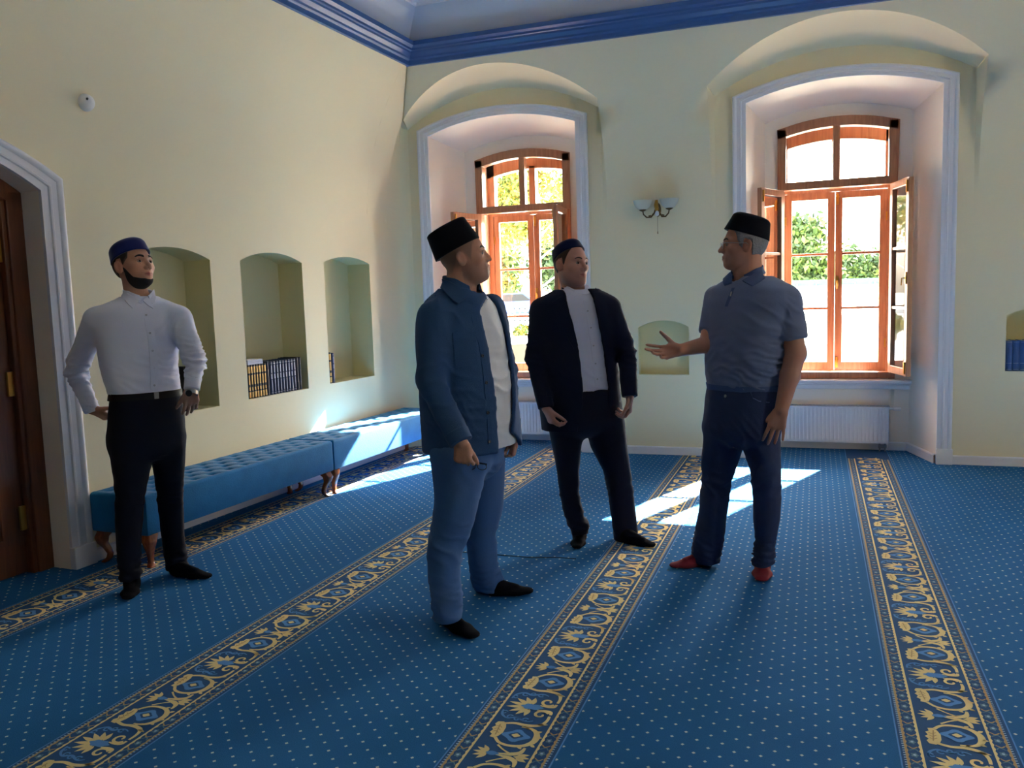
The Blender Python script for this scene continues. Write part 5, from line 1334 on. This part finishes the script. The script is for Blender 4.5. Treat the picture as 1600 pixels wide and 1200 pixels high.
    fd = np.array([.3, -.9, 0]); mb = MB(); mb.lathe([(.001, 0), (.017, 0), (.017, .006), (.014, .008), (.001, .008)], 16); qq = Vector(fd).to_track_quat('Z', 'Y'); mb.v = [tuple(Vector(q+fd*.030)+qq @ Vector(p)) for p in mb.v]; mb.build('watch_dial', M_BLACK, wb, smooth=True, org=org)
    # trousers
    T = Field(lo, hi, .009); T.union(zloft(pel, phi, rb=.13), 0); T.union(zloft(lR, phi), .035); T.union(zloft(lL, phi), .015)
    _, V, F = field_obj('trousers', T, M_BLKTR, e, org, folds=[(PY(205, 895, 3.37), .09, (0, 0, 1), .045, .005), (PY(275, 875, 3.68), .09, (0, 0, 1), .04, .005), (PY(205, 775, 3.4), .1, (.4, 0, 1), .05, .003), (PY(265, 775, 3.6), .1, (-.4, 0, 1), .05, .003), (PY(236, 705, YT), .09, (1, 0, 1), .04, .003)], amp=.0035, seed=4)
    belt_ring(e, org, pel+torso[-2:], phi, PY(230, 616, YT)[2], .018, .006, M_LEATH, label='black leather belt')
    bv = bvh_of(V, F); h = PY(243, 616, YT); n0 = Vector((cos(phi), sin(phi), 0)); hh = hit_px(bv, 244, 621)
    if hh[0]:
        q = n0.to_track_quat('Z', 'Y'); mb = MB(); mb.box(-.017, .017, -.012, .012, .007, .011); mb.v = [tuple(Vector((hh[0].x, hh[0].y, h[2]))+q @ Vector((p[1], p[0], p[2]))) for p in mb.v]; mb.build('belt_buckle', M_STEEL, e, org=org, bevel=.003)
    foot('sock', M_SOCK, e, org, PY(205, 893, 3.38), PZ(209, 917), PZ(200, 940)); foot('sock', M_SOCK, e, org, PY(276, 880, 3.70), PZ(268, 898), PZ(330, 905))
man_white()

# ================================================================ man in dark blue overshirt
def man_denim():
    YT = 3.60; phi = radians(-20)
    org = V3(PZ(740, 955)); e = person('person in dark blue open overshirt over white t-shirt, tall black hat, side view', org)
    torso = view_rows([(450, 691, 750, .82), (456, 684, 756, .78), (466, 672, 768, .7), (482, 660, 780, .68), (515, 656, 791, .72), (555, 659, 798, .75), (600, 662, 803, .78), (645, 665, 808, .8), (690, 667, 812, .82), (700, 668, 813, .82)], phi, YT)
    pel = view_rows([(668, 680, 785, .9), (700, 673, 787, .9), (730, 677, 787, .9), (755, 680, 787, .9)], phi, YT)
    lR = leg_rows([(700, 672, 766), (744, 679, 758), (782, 680, 749), (830, 673, 736), (855, 668, 724), (890, 669, 720), (925, 673, 720), (968, 678, 722)], 3.50, 3.30, phi, kt=.0)
    lL = leg_rows([(700, 715, 788), (744, 722, 788), (790, 725, 786), (836, 728, 775), (868, 731, 776), (893, 736, 780), (910, 739, 788), (922, 742, 790)], 3.70, 3.86, phi, kt=0.)
    H = Head(PY(726, 401, YT), radians(18), radians(10), 0, jaw=1.06, fat=.8, nose=.85, sc=1.03)
    SR, ER, WR = PY(678, 494, YT-.19), PY(674, 598, YT-.29), PY(720, 690, YT-.34)
    SL_, EL, WL_ = PY(768, 480, YT+.16), PY(790, 580, YT+.22), PY(797, 670, YT+.16)
    lo = (-2.05, 2.95, -.02); hi = (-1.05, 4.2, 1.95)
    HR, HL = PY(727, 712, YT-.34), PY(797, 692, YT+.16)
    B = body_base(H, [(HR, .09), (HL, .09)], lo, hi)
    B.union(zloft([(z, x, y, max(.02, w-.035), max(.02, d-.035)) for z, x, y, w, d in torso[2:-2]], phi), 0); B.union(zloft([(z, x, y, w-.02, d-.02) for z, x, y, w, d in pel], phi, rb=.12, zlo=None), .02)
    for l in (lR, lL): B.union(zloft([(z, x, y, w-.02, d-.02) for z, x, y, w, d in l], phi), .02)
    B.union(seg(H.w((0, -.025, -.05)), PY(720, 462, YT), .066, .074), .03); B.union(H.prim(), .012)
    arm_skin(B, SR, ER, WR, (.046, .04, .038, .030)); arm_skin(B, SL_, EL, WL_, (.046, .04, .038, .030))
    hand(B, WR, (.10, 0, -1), (-.15, .9, 0), True, [(.9, 1.2, .7), (1.1, 1.3, .7), (1.2, 1.3, .7), (1.2, 1.2, .7)], thumb=(.35, .6, .5)); hand(B, WL_, (0, 0, -1), (-.25, -.9, 0), False, [(.5, .9, .5), (.6, 1.0, .6), (.7, 1.0, .6), (.8, 1.0, .6)], thumb=(.35, .5, .4))
    ob, V, F = field_obj('body', B, skin('skin_b', srgb(190, 140, 116)), e, org, sm=1, col=skin_colour(H, srgb(190, 138, 114), srgb(158, 92, 86), stub=srgb(150, 116, 104), scalp=srgb(128, 104, 92)))
    bv = bvh_of(V, F); brow_hair(H, bv, e, org, M_HAIRD, .005, .002); eyes(H, e, org, (.0, .1))
    hat(H, M_HATB, e, org, 'tall_hat', -.024, .036, radians(17), .092, .112, .118, .86, .012, label='tall black velvet hat tilted back')
    # t-shirt
    T = Field(lo, hi, .0085); T.union(zloft([(z, x, y, w-.016, d-.016) for z, x, y, w, d in torso[1:]], phi, zlo=torso[-1][0]+.015), 0)
    T.cut(seg(PY(735, 420, YT), PY(738, 461, YT), .08, .062), .01)
    _, V, F = field_obj('t_shirt', T, M_WTEE, e, org, folds=[(PY(775, 600, YT), .2, (.3, .2, 1), .09, .004)], amp=.003, seed=8); bvt = bvh_of(V, F)
    # overshirt with open front
    f = np.array([cos(phi), sin(phi), 0]); s_ = np.array([sin(phi), -cos(phi), 0]); A = np.array(sorted(torso))
    tab = []
    for y, xl, xr in ((462, 738, 764), (486, 744, 777), (510, 750, 785), (540, 758, 792), (570, 764, 797), (600, 768, 800), (645, 771, 797), (680, 774, 790), (700, 774, 788)):
        r = []
        for px in (xl, xr):
            h = hit_px(bvt, px, y)
            z = PY(px, y, YT)[2] if h[0] is None else h[0].z
            cc = np.array([np.interp(z, A[:, 0], A[:, 1]), np.interp(z, A[:, 0], A[:, 2]), 0])
            r.append((z, None if h[0] is None else float((np.array(h[0])-cc)@s_)))
        tab.append((r[0][0], r[0][1], r[1][1]))
    zz = np.array([t_[0] for t_ in tab]); sR = np.array([t_[1] if t_[1] is not None else .06 for t_ in tab]); sL = np.array([t_[2] if t_[2] is not None else -.14 for t_ in tab])
    sL = np.minimum(sL-.012, sR-.10); o_ = np.argsort(zz); zz, sR, sL = zz[o_], sR[o_], sL[o_]
    def wedge(X, Y, Z):
        z = Z[0, 0]; cx = np.interp(z, A[:, 0], A[:, 1])[None, None, :]; cy = np.interp(z, A[:, 0], A[:, 2])[None, None, :]
        q = (X-cx)*s_[0]+(Y-cy)*s_[1]; g = (X-cx)*f[0]+(Y-cy)*f[1]; a = np.interp(z, zz, sR)[None, None, :]; b_ = np.interp(z, zz, sL)[None, None, :]
        return np.maximum(np.maximum(q-a, b_-q), -g+.02).astype(np.float32)
    T = Field(lo, hi, .0085); T.union(zloft(torso, phi, .008), 0)
    T.cut((lo, hi, wedge), .003)
    T.union(seg(SR, ER, .074, .064), .035); T.union(seg(ER, WR, .062, .050, capb=True), .015); T.union(seg(SL_, EL, .066, .056), .02); T.union(seg(EL, WL_, .056, .048, capb=True), .015); T.cut(zloft([(z, x, y, w-.012, d-.012) for z, x, y, w, d in torso], phi, 0, zlo=torso[-1][0]-.1), .003)
    T.cut(seg(PY(735, 400, YT), PY(730, 458, YT), .10, .066), .01)
    folds = [(ER, .15, (.3, .2, 1), .07, .0028), (PY(700, 660, YT-.2), .1, (.6, 0, 1), .04, .004), (EL, .1, (0, 0, 1), .04, .004), (PY(690, 500, YT-.15), .1, (1, 0, .8), .07, .004), (PY(720, 650, YT-.1), .15, (.2, 0, 1), .08, .004)]
    _, V, F = field_obj('overshirt', T, M_DENIM, e, org, folds=folds, amp=.004, seed=21); bv = bvh_of(V, F)
    cr = collar(e, org, M_DENIM, PY(722, 456, YT), radians(-12), .080, .080, .046, .050, .55, .3, tiltf=.03); bvc = join_bvh(V, F, cr)
    surf_strip(bvc, [[(694, 436), (690, 441), (687, 447)], [(704, 440), (699, 448), (694, 456)], [(714, 448), (707, 457), (701, 464)], [(722, 457), (715, 465), (709, 472)], [(729, 466), (722, 471), (715, 476)]], .008, .005, 'collar_flap', M_DENIM, e, org)
    surf_strip(bv, quad_rows((707, 520), (742, 518), (744, 533), (708, 535)), .002, .004, 'pocket_flap', M_DENIM, e, org)
    surf_strip(bv, quad_rows((708, 536), (743, 533), (746, 570), (712, 574)), .001, .002, 'chest_pocket', M_DENIM, e, org)
    fr = [(470, 741), (500, 746), (540, 757), (580, 763), (620, 767), (660, 770), (695, 772)]
    surf_strip(bv, [[(x-9, y), (x-6, y), (x-3, y)] for y, x in fr], .001, .002, 'button_band', M_DENIM, e, org)
    for y, x in ((556, 756), (598, 762), (645, 765), (690, 767)): button(e, org, bv, x-3, y, M_DBTN, .008)
    for W_, E2 in ((WR, ER), (WL_, EL)):
        mb = MB(); d = np.array(W_)-np.array(E2); d /= np.linalg.norm(d); a = np.array(W_)-d*.05; b_ = np.array(W_)+d*.006
        mb.tube([a, a+d*.004, b_-d*.003, b_], [.050, .0555, .0535, .044], 20); mb.build('cuff', M_DENIM, e, smooth=True, org=org)
    T = Field(lo, hi, .009); T.union(zloft(pel, phi, rb=.13), 0); T.union(zloft(lR, phi), .035); T.union(zloft(lL, phi), .015)
    field_obj('trousers', T, M_CHINO, e, org, folds=[(PY(698, 945, 3.32), .10, (.2, 0, 1), .05, .005), (PY(762, 905, 3.85), .10, (.3, 0, 1), .045, .006), (PY(705, 850, 3.36), .12, (.6, 0, 1), .07, .004), (PY(755, 830, 3.8), .1, (-.5, 0, 1), .06, .004), (PY(735, 730, 3.5), .12, (1, 0, 1.2), .06, .004)], amp=.004, seed=6)
    foot('sock', M_SOCK, e, org, PY(699, 955, 3.33), PZ(686, 968), PZ(744, 1000), .052); foot('sock', M_SOCK, e, org, PY(766, 912, 3.87), PZ(760, 930), PZ(833, 927), .052)
    # folded spectacles held in the hand
    c = np.array(PY(744, 727, YT-.22)); g = empty('eyeglasses', V3(c), 'black framed eyeglasses held folded in the hand of the man in overshirt', 'glasses')
    for k, dx in enumerate((-.026, .026)):
        mb = MB(); mb.tube([c+np.array([dx+.022*cos(a), .004*k, -.006+.015*sin(a)]) for a in lin(0, 2*pi*15/16, 16)], .0016, 6, closed=True); rim = mb.build('rim', M_BLACK, g, smooth=True, org=V3(c))
        mb = MB(); mb.add([tuple(c+np.array([dx+.021*cos(a), .004*k, -.006+.014*sin(a)])) for a in lin(0, 2*pi*15/16, 16)], [tuple(range(16))]); mb.build('lens', M_CLEAR, rim, org=V3(c))
    mb = MB(); mb.tube([c+np.array([-.005, 0, -.002]), c+np.array([0, .0, .003]), c+np.array([.005, 0, -.002])], .0016, 6); mb.build('bridge', M_BLACK, g, org=V3(c))
    for dz in (.006, .002): mb = MB(); mb.tube([c+np.array([.048, .01, dz]), c+np.array([0, .016, dz+.004]), c+np.array([-.06, .018, dz+.008])], .0016, 6); mb.build('temple', M_BLACK, g, org=V3(c))
man_denim()

# ================================================================ man in navy suit
def man_suit():
    YT = 4.84; phi = radians(-58)
    org = V3(PZ(945, 850)); e = person('person in navy suit and open-necked white shirt, arms hanging down', org)
    torso = view_rows([(452, 870, 930, .75), (455, 864, 938, .7), (460, 852, 950, .6), (470, 838, 961, .55), (490, 836, 963, .56), (530, 840, 963, .58), (570, 842, 965, .6), (610, 844, 968, .62), (640, 847, 972, .64), (668, 850, 976, .66)], phi, YT)
    pel = view_rows([(600, 868, 952, .62), (612, 858, 962, .64), (640, 853, 970, .7), (668, 856, 976, .72), (684, 860, 977, .72)], phi, YT)
    lR = leg_rows([(655, 856, 914), (703, 864, 908), (735, 870, 905), (773, 875, 905), (805, 882, 913), (822, 888, 920), (834, 892, 918)], 4.80, 4.76, phi)
    lL = leg_rows([(655, 912, 976), (697, 923, 980), (735, 943, 985), (773, 951, 990), (811, 955, 994), (843, 960, 997)], 4.88, 4.93, phi)
    H = Head(PY(893, 413, YT-.02), radians(-30), radians(3), radians(4), jaw=1.08, fat=.8, nose=1.0, sc=1.07)
    SR, ER, WR = PY(847, 485, YT-.08), PY(836, 556, YT-.14), PY(853, 638, YT-.24)
    SL_, EL, WL_ = PY(953, 482, YT+.06), PY(979, 552, YT+.06), PY(984, 620, YT-.02)
    lo = (-1.85, 4.4, -.02); hi = (-.65, 5.3, 1.95)
    B = body_base(H, [(PY(860, 656, YT-.24), .09), (PY(984, 640, YT-.02), .09)], lo, hi)
    B.union(zloft([(z, x, y, max(.02, w-.035), max(.02, d-.035)) for z, x, y, w, d in torso[2:-2]], phi), 0); B.union(zloft([(z, x, y, w-.02, d-.02) for z, x, y, w, d in pel], phi, rb=.12, zlo=None), .02)
    for l in (lR, lL): B.union(zloft([(z, x, y, w-.02, d-.02) for z, x, y, w, d in l], phi), .02)
    B.union(seg(H.w((0, -.025, -.05)), PY(900, 462, YT), .062, .068), .03); B.union(H.prim(), .012)
    arm_skin(B, SR, ER, WR); arm_skin(B, SL_, EL, WL_)
    hand(B, WR, (.45, -.1, -.9), (.7, .6, 0), True, [(.5, .8, .5), (.6, .9, .5), (.7, .9, .5), (.8, .9, .5)], thumb=(.4, .5, .4)); hand(B, WL_, (-.05, -.1, -1), (-.8, -.35, 0), False, [(.6, .9, .5), (.7, 1., .5), (.8, 1., .5), (.9, 1., .5)], thumb=(.35, .5, .4))
    ob, V, F = field_obj('body', B, skin('skin_c', srgb(196, 146, 128)), e, org, sm=1, col=skin_colour(H, srgb(196, 144, 126), srgb(164, 98, 94), stub=srgb(166, 124, 112)))
    bv = bvh_of(V, F); brow_hair(H, bv, e, org, M_HAIRBR, .004); eyes(H, e, org, (.1, .05))
    hf = hairfield(H, region=lambda x, y, z: np.maximum(np.maximum(y-np.interp(z, [0, .05, .09], [.022, .038, .05]), np.interp(y, [-.12, -.05, -.03, .005, .012, .06], [-.06, -.05, .025, .03, -.012, .04])-z), z-.12), off=.0055)
    field_obj('hair', hf, M_HAIRBR, e, org)
    hat(H, M_HATD, e, org, 'skullcap', -.020, .046, radians(27), .086, .100, .072, .93, .034, label='dark navy skullcap pushed back')
    # shirt
    T = Field(lo, hi, .0085); T.union(zloft([(z, x, y, max(.03, w-.02), max(.03, d-.02)) for z, x, y, w, d in torso[:-2]], phi), 0); T.cut(seg(PY(900, 420, YT), PY(903, 457, YT), .075, .056), .008); T.cut(seg(PY(901, 450, YT-.13), PY(905, 470, YT-.13), .036, .006), .004)
    _, V, F = field_obj('shirt', T, M_WSHIRT, e, org, folds=[(PY(925, 590, YT), .12, (.6, 0, 1), .05, .004)], amp=.0025, seed=31); bvt = bvh_of(V, F)
    cr = collar(e, org, M_WSHIRT, PY(901, 458, YT-.01), radians(-56), .066, .066, .036, .030, .45, .3, tiltf=.02); bvc = join_bvh(V, F, cr)
    surf_strip(bvc, [[(877, 445), (878, 452), (881, 458)], [(884, 449), (883, 456), (884, 462)], [(893, 455), (889, 461), (886, 467)]], .006, .004, 'collar_flap', M_WSHIRT, e, org)
    surf_strip(bvc, [[(909, 461), (915, 461), (923, 459)], [(913, 453), (918, 455), (922, 455)], [(916, 445), (920, 448), (922, 451)]], .006, .004, 'collar_flap', M_WSHIRT, e, org)
    surf_strip(bvt, [[(x+dx, y) for dx in (-4, 0, 4)] for y, x in ((470, 915), (500, 921), (540, 927), (580, 932), (604, 934))], .001, .002, 'placket', M_WSHIRT, e, org)
    for y, x in ((486, 918), (512, 923), (540, 927), (568, 930), (592, 933)): button(e, org, bvt, x, y, M_BTN, .005)
    f = np.array([cos(phi), sin(phi), 0]); s_ = np.array([sin(phi), -cos(phi), 0]); A = np.array(sorted(torso)); tab = []
    for y, xl, xr in ((448, 880, 922), (470, 884, 926), (486, 888, 930), (504, 893, 934), (540, 902, 940), (575, 907, 945), (608, 910, 949), (640, 908, 956), (668, 898, 962)):
        r = []
        for px in (xl, xr):
            h = hit_px(bvt, px, y); p = np.array(h[0]) if h[0] is not None else np.array(PY(px, y, YT-.12)); z = p[2]
            cc = np.array([np.interp(z, A[:, 0], A[:, 1]), np.interp(z, A[:, 0], A[:, 2]), 0]); r.append((z, float((p-cc)@s_)))
        tab.append((r[0][0], r[0][1], r[1][1]))
    tab.sort(); zz = np.array([t_[0] for t_ in tab]); sR = np.array([t_[1] for t_ in tab]); sL = np.array([t_[2] for t_ in tab])
    def wedge(X, Y, Z):
        z = Z[0, 0]; cx = np.interp(z, A[:, 0], A[:, 1])[None, None, :]; cy = np.interp(z, A[:, 0], A[:, 2])[None, None, :]
        q = (X-cx)*s_[0]+(Y-cy)*s_[1]; g = (X-cx)*f[0]+(Y-cy)*f[1]; a = np.interp(z, zz, sR)[None, None, :]; b_ = np.interp(z, zz, sL)[None, None, :]
        return np.maximum(np.maximum(q-a, b_-q), -g+.01).astype(np.float32)
    T = Field(lo, hi, .0085); T.union(zloft(torso, phi, .006), 0)
    T.cut((lo, hi, wedge), .003)
    T.union(seg(SR, ER, .068, .058), .03); T.union(seg(ER, WR, .056, .046, capb=True), .012); T.union(seg(SL_, EL, .068, .058), .03); T.union(seg(EL, WL_, .056, .046, capb=True), .012); T.cut(zloft([(z, x, y, max(.02, w-.016), max(.02, d-.016)) for z, x, y, w, d in torso], phi, 0, zlo=torso[-1][0]-.1), .003)
    T.cut(seg(PY(900, 400, YT), PY(903, 452, YT), .09, .058), .01)
    folds = [(ER, .12, (.2, .2, 1), .06, .004), (EL, .12, (.2, .2, 1), .06, .004), (PY(870, 560, YT-.1), .12, (1, 0, 1), .08, .003)]
    _, V, F = field_obj('suit_jacket', T, M_SUIT, e, org, folds=folds, amp=.003, seed=41); bv = bvh_of(V, F)
    collar(e, org, M_SUIT, PY(900, 458, YT+.005), radians(-56), .078, .074, .026, .040, .95, .1, tiltf=.02)
    surf_strip(bv, [[(878, 450), (871, 452), (866, 456)], [(882, 464), (872, 468), (863, 474)], [(886, 478), (876, 484), (868, 490)], [(890, 494), (884, 502), (877, 508)], [(896, 516), (891, 522), (887, 528)], [(902, 540), (899, 543), (897, 546)]], .002, .005, 'lapel', M_SUIT, e, org)
    surf_strip(bv, [[(924, 450), (930, 451), (936, 454)], [(928, 464), (937, 468), (947, 472)], [(932, 480), (940, 484), (949, 488)], [(936, 498), (942, 502), (949, 506)], [(940, 518), (944, 522), (947, 526)], [(943, 540), (944, 543), (945, 546)]], .002, .005, 'lapel', M_SUIT, e, org)
    surf_strip(bv, quad_rows((853, 612), (880, 610), (881, 618), (854, 620), 4, 6), .001, .003, 'pocket_flap', M_SUIT, e, org)
    for W_, E2 in ((WR, ER), (WL_, EL)):
        for q_ in (.012, .028):
            d = np.array(W_)-np.array(E2); d /= np.linalg.norm(d); t_ = np.cross(d, f); t_ /= np.linalg.norm(t_); c = np.array(W_)-d*q_-f*.0+np.array([.02, -.045, 0])*0+(-f)*.0
    T = Field(lo, hi, .009); T.union(zloft(pel, phi, rb=.13), 0); T.union(zloft(lR, phi), .035); T.union(zloft(lL, phi), .015)
    field_obj('trousers', T, M_SUITP, e, org, folds=[(PY(905, 820, 4.77), .08, (.3, 0, 1), .045, .006), (PY(978, 828, 4.93), .08, (0, 0, 1), .045, .004), (PY(890, 770, 4.8), .1, (.5, 0, 1), .06, .003), (PY(970, 760, 4.9), .1, (-.5, 0, 1), .06, .003)], amp=.0035, seed=14)
    belt_ring(e, org, pel, phi, PY(928, 609, YT)[2], .016, -.002, M_LEATH, label='black leather belt')
    foot('sock', M_SOCK, e, org, PY(905, 828, 4.77), PZ(907, 842), PZ(901, 860), .046); foot('sock', M_SOCK, e, org, PY(978, 830, 4.94), PZ(970, 846), PZ(1024, 856), .048)
man_suit()

# ================================================================ man in grey-blue polo
def man_polo():
    YT = 4.48; phi = radians(-128)
    org = V3(PZ(1140, 890)); e = person('person in grey-blue polo shirt, jeans and red socks, gesturing with one hand', org)
    torso = view_rows([(432, 1140, 1204, .8), (438, 1128, 1220, .7), (450, 1112, 1236, .62), (470, 1104, 1242, .64), (500, 1103, 1237, .7), (530, 1103, 1229, .76), (560, 1103, 1229, .8), (582, 1103, 1227, .8), (598, 1106, 1222, .78), (608, 1108, 1219, .76)], phi, YT)
    pel = view_rows([(598, 1108, 1221, .76), (625, 1103, 1221, .8), (655, 1101, 1220, .82), (685, 1100, 1219, .84), (700, 1100, 1218, .84)], phi, YT)
    lR = leg_rows([(665, 1100, 1162), (700, 1099, 1160), (720, 1097, 1153), (755, 1097, 1141), (790, 1093, 1137), (828, 1087, 1132), (860, 1082, 1127), (878, 1080, 1124)], 4.52, 4.55, phi)
    lL = leg_rows([(665, 1158, 1219), (702, 1164, 1219), (732, 1171, 1219), (770, 1177, 1220), (810, 1178, 1219), (845, 1180, 1211), (868, 1176, 1210), (882, 1175, 1209)], 4.46, 4.46, phi)
    H = Head(PY(1161, 382, YT), radians(-168), radians(2), 0, jaw=1.05, fat=1., nose=1.05, sc=1.02)
    SR, ER, WR = PY(1120, 466, YT+.10), PY(1106, 538, YT-.02), PY(1064, 547, YT-.12)
    SL_, EL, WL_ = PY(1229, 468, YT-.08), PY(1243, 552, YT-.10), PY(1221, 640, YT-.16)
    lo = (-1.05, 4.05, -.02); hi = (.15, 4.85, 1.95)
    B = body_base(H, [(PY(1043, 548, YT-.12), .11), (PY(1210, 664, YT-.17), .12)], lo, hi)
    B.union(zloft([(z, x, y, max(.02, w-.02), max(.02, d-.02)) for z, x, y, w, d in torso[2:]], phi), 0); B.union(zloft([(z, x, y, w-.02, d-.02) for z, x, y, w, d in pel], phi, rb=.12, zlo=None), .02)
    for l in (lR, lL): B.union(zloft([(z, x, y, w-.02, d-.02) for z, x, y, w, d in l], phi), .02)
    B.union(seg(H.w((0, -.025, -.05)), PY(1168, 438, YT), .066, .076), .03); B.union(H.prim(), .012)
    arm_skin(B, SR, ER, WR, (.05, .046, .046, .032))
    B.union(seg(SL_, EL, .056, .050), .02); B.union(seg(EL, np.array(EL)*.6+np.array(WL_)*.4, .050, .046), .02); B.union(seg(np.array(EL)*.6+np.array(WL_)*.4, WL_, .046, .033), .02)
    hand(B, WR, (-1, -.15, -.12), (-.1, -.85, .45), True, [(.05, .15, .1), (.25, .3, .2), (.5, .5, .3), (.7, .6, .3)], spread=(.22, .04, -.12, -.30), thumb=(.95, .15, .05), sc=1.04)
    hand(B, WL_, (-.28, -.12, -1), (-.1, .95, -.1), False, [(.15, .25, .2), (.2, .3, .2), (.25, .3, .2), (.2, .25, .2)], spread=(.12, .02, -.08, -.24), thumb=(.55, .2, .1), sc=1.06)
    ob, V, F = field_obj('body', B, skin('skin_d', srgb(188, 134, 112)), e, org, sm=1, col=skin_colour(H, srgb(186, 132, 110), srgb(150, 88, 82), stub=srgb(164, 124, 110)))
    bv = bvh_of(V, F); brow_hair(H, bv, e, org, M_HAIRD, .005, .001); eyes(H, e, org, (0, 0))
    hf = hairfield(H, region=lambda x, y, z: np.maximum(np.maximum(y-np.interp(z, [-.02, .02, .07], [.02, .035, .05]), np.interp(y, [-.13, -.07, -.035, -.03, .005, .012, .06], [-.085, -.080, -.055, .015, .03, -.022, .03])-z), z-.10)+.004*np.sin(x*330+y*260)*np.sin(z*50+y*180), off=.012)
    field_obj('hair', hf, M_HAIRG, e, org, label='collar-length grey hair')
    hat(H, M_HATB, e, org, 'hat', -.016, .046, radians(16), .092, .116, .100, .84, .030, label='round black hat')
    # rimless spectacles
    gl = MB()
    sp = bpy.data.objects.new('spectacles', None); COL.objects.link(sp); sp.parent = e
    for sg in (-1, 1):
        mb = MB(); mb.tube([H.w((sg*(.034+.024*cos(a)), .1045-.006*abs(cos(a)*(cos(a)*sg > 0)), -.004+.018*sin(a))) for a in lin(0, 2*pi*19/20, 20)], .0011, 5, closed=True); mb.build('rim', M_STEEL, sp, smooth=True, org=org)
        mb = MB(); mb.add([tuple(H.w((sg*(.034+.0235*cos(a)), .1045, -.004+.0175*sin(a)))) for a in lin(0, 2*pi*19/20, 20)], [tuple(range(20))]); mb.build('lens', M_CLEAR, sp, org=org)
        mb = MB(); mb.tube([H.w((sg*.058, .1035, .004)), H.w((sg*.078, .095, .005)), H.w((sg*.086, .04, .004)), H.w((sg*.087, -.005, .003)), H.w((sg*.084, -.02, -.012))], .0017, 6); mb.build('temple', M_STEEL, sp, smooth=True, org=org)
    mb = MB(); mb.tube([H.w((-.011, .1045, .001)), H.w((0, .109, .005)), H.w((.011, .1045, .001))], .0013, 5); mb.build('bridge', M_STEEL, sp, org=org)
    # polo
    T = Field(lo, hi, .0085); T.union(zloft(torso, phi), 0)
    T.union(seg(SR, np.array(SR)*.25+np.array(ER)*.75, .068, .062, capb=True), .02); T.union(seg(SL_, np.array(SL_)*.25+np.array(EL)*.75, .074, .070, capb=True), .015)
    T.cut(seg(PY(1166, 400, YT), PY(1160, 436, YT-.02), .085, .066), .01)
    folds = [(PY(1190, 520, YT-.15), .13, (.5, 0, 1), .06, .005), (PY(1210, 570, YT-.12), .12, (.3, 0, 1), .045, .006), (PY(1120, 560, YT-.1), .10, (-.3, 0, 1), .06, .003), (PY(1230, 490, YT-.1), .08, (1, 0, .6), .05, .004), (PY(1160, 590, YT-.15), .14, (.1, 0, 1), .05, .004)]
    _, V, F = field_obj('polo_shirt', T, M_POLO, e, org, folds=folds, amp=.003, seed=51); bv = bvh_of(V, F)
    belt_ring(e, org, torso, phi, torso[-1][0]+.012, .020, .004, M_POLOD, 'ribbed_hem')
    cr = collar(e, org, M_POLOD, PY(1167, 436, YT), radians(-122), .074, .074, .036, .034, .45, .2, tiltf=.035); bvc = join_bvh(V, F, cr)
    surf_strip(bvc, [[(1196, 416), (1200, 420), (1204, 426)], [(1186, 424), (1191, 431), (1195, 436)], [(1174, 432), (1180, 438), (1186, 442)], [(1161, 440), (1168, 444), (1176, 448)]], .006, .004, 'collar_flap', M_POLOD, e, org)
    surf_strip(bvc, [[(1142, 427), (1136, 432), (1131, 438)], [(1143, 434), (1137, 439), (1131, 443)], [(1144, 443), (1139, 445), (1133, 447)]], .006, .004, 'collar_flap', M_POLOD, e, org)
    surf_strip(bv, [[(x+dx, y) for dx in (-2.2, 0, 2.2)] for y, x in ((450, 1146), (460, 1142), (470, 1138), (479, 1135))], .0005, .0015, 'zip_placket', M_POLOD, e, org)
    h = hit_px(bv, 1144, 456)
    if h[0]:
        mb = MB(); mb.box(-.004, .004, -.003, .002, -.024, .0); q = h[1].to_track_quat('-Y', 'Z'); mb.v = [tuple(h[0]+h[1]*.004+q @ Vector(p)) for p in mb.v]; mb.build('zip_pull', M_STEEL, e, org=org, bevel=.0015)
    # jeans
    T = Field(lo, hi, .009); T.union(zloft(pel, phi, rb=.13), 0); T.union(zloft(lR, phi), .035); T.union(zloft(lL, phi), .015)
    _, V, F = field_obj('jeans', T, M_JEANS, e, org, folds=[(PY(1105, 855, 4.55), .09, (.3, 0, 1), .04, .007), (PY(1192, 865, 4.46), .08, (0, 0, 1), .035, .007), (PY(1118, 755, 4.5), .09, (.4, 0, 1), .05, .005), (PY(1198, 750, 4.45), .09, (-.4, 0, 1), .05, .006), (PY(1160, 690, YT-.1), .12, (1, 0, .6), .05, .004)], amp=.0035, seed=15); bv = bvh_of(V, F)
    surf_strip(bv, [[(1173, 612), (1173, 613.5)], [(1176, 621), (1176.5, 622.5)], [(1186, 626), (1186, 627.6)], [(1200, 628), (1200, 629.6)], [(1214, 627), (1214, 628.6)]], .0005, .001, 'pocket_seam', mat('jeans_thread', srgb(90, 104, 150), .8), e, org)
    button(e, org, bv, 1134, 619, M_STEEL, .008, .003)
    for (a, b_, Y) in (((1081, 876), (1124, 884), 4.55), ((1175, 880), (1209, 884), 4.46)): pass
    foot('sock', M_RSOCK, e, org, PY(1108, 866, 4.56), PZ(1116, 882), PZ(1046, 888), .048, label='dark red sock'); foot('sock', M_RSOCK, e, org, PY(1192, 868, 4.46), PZ(1192, 886), PZ(1190, 911), .052, label='dark red sock')
man_polo()
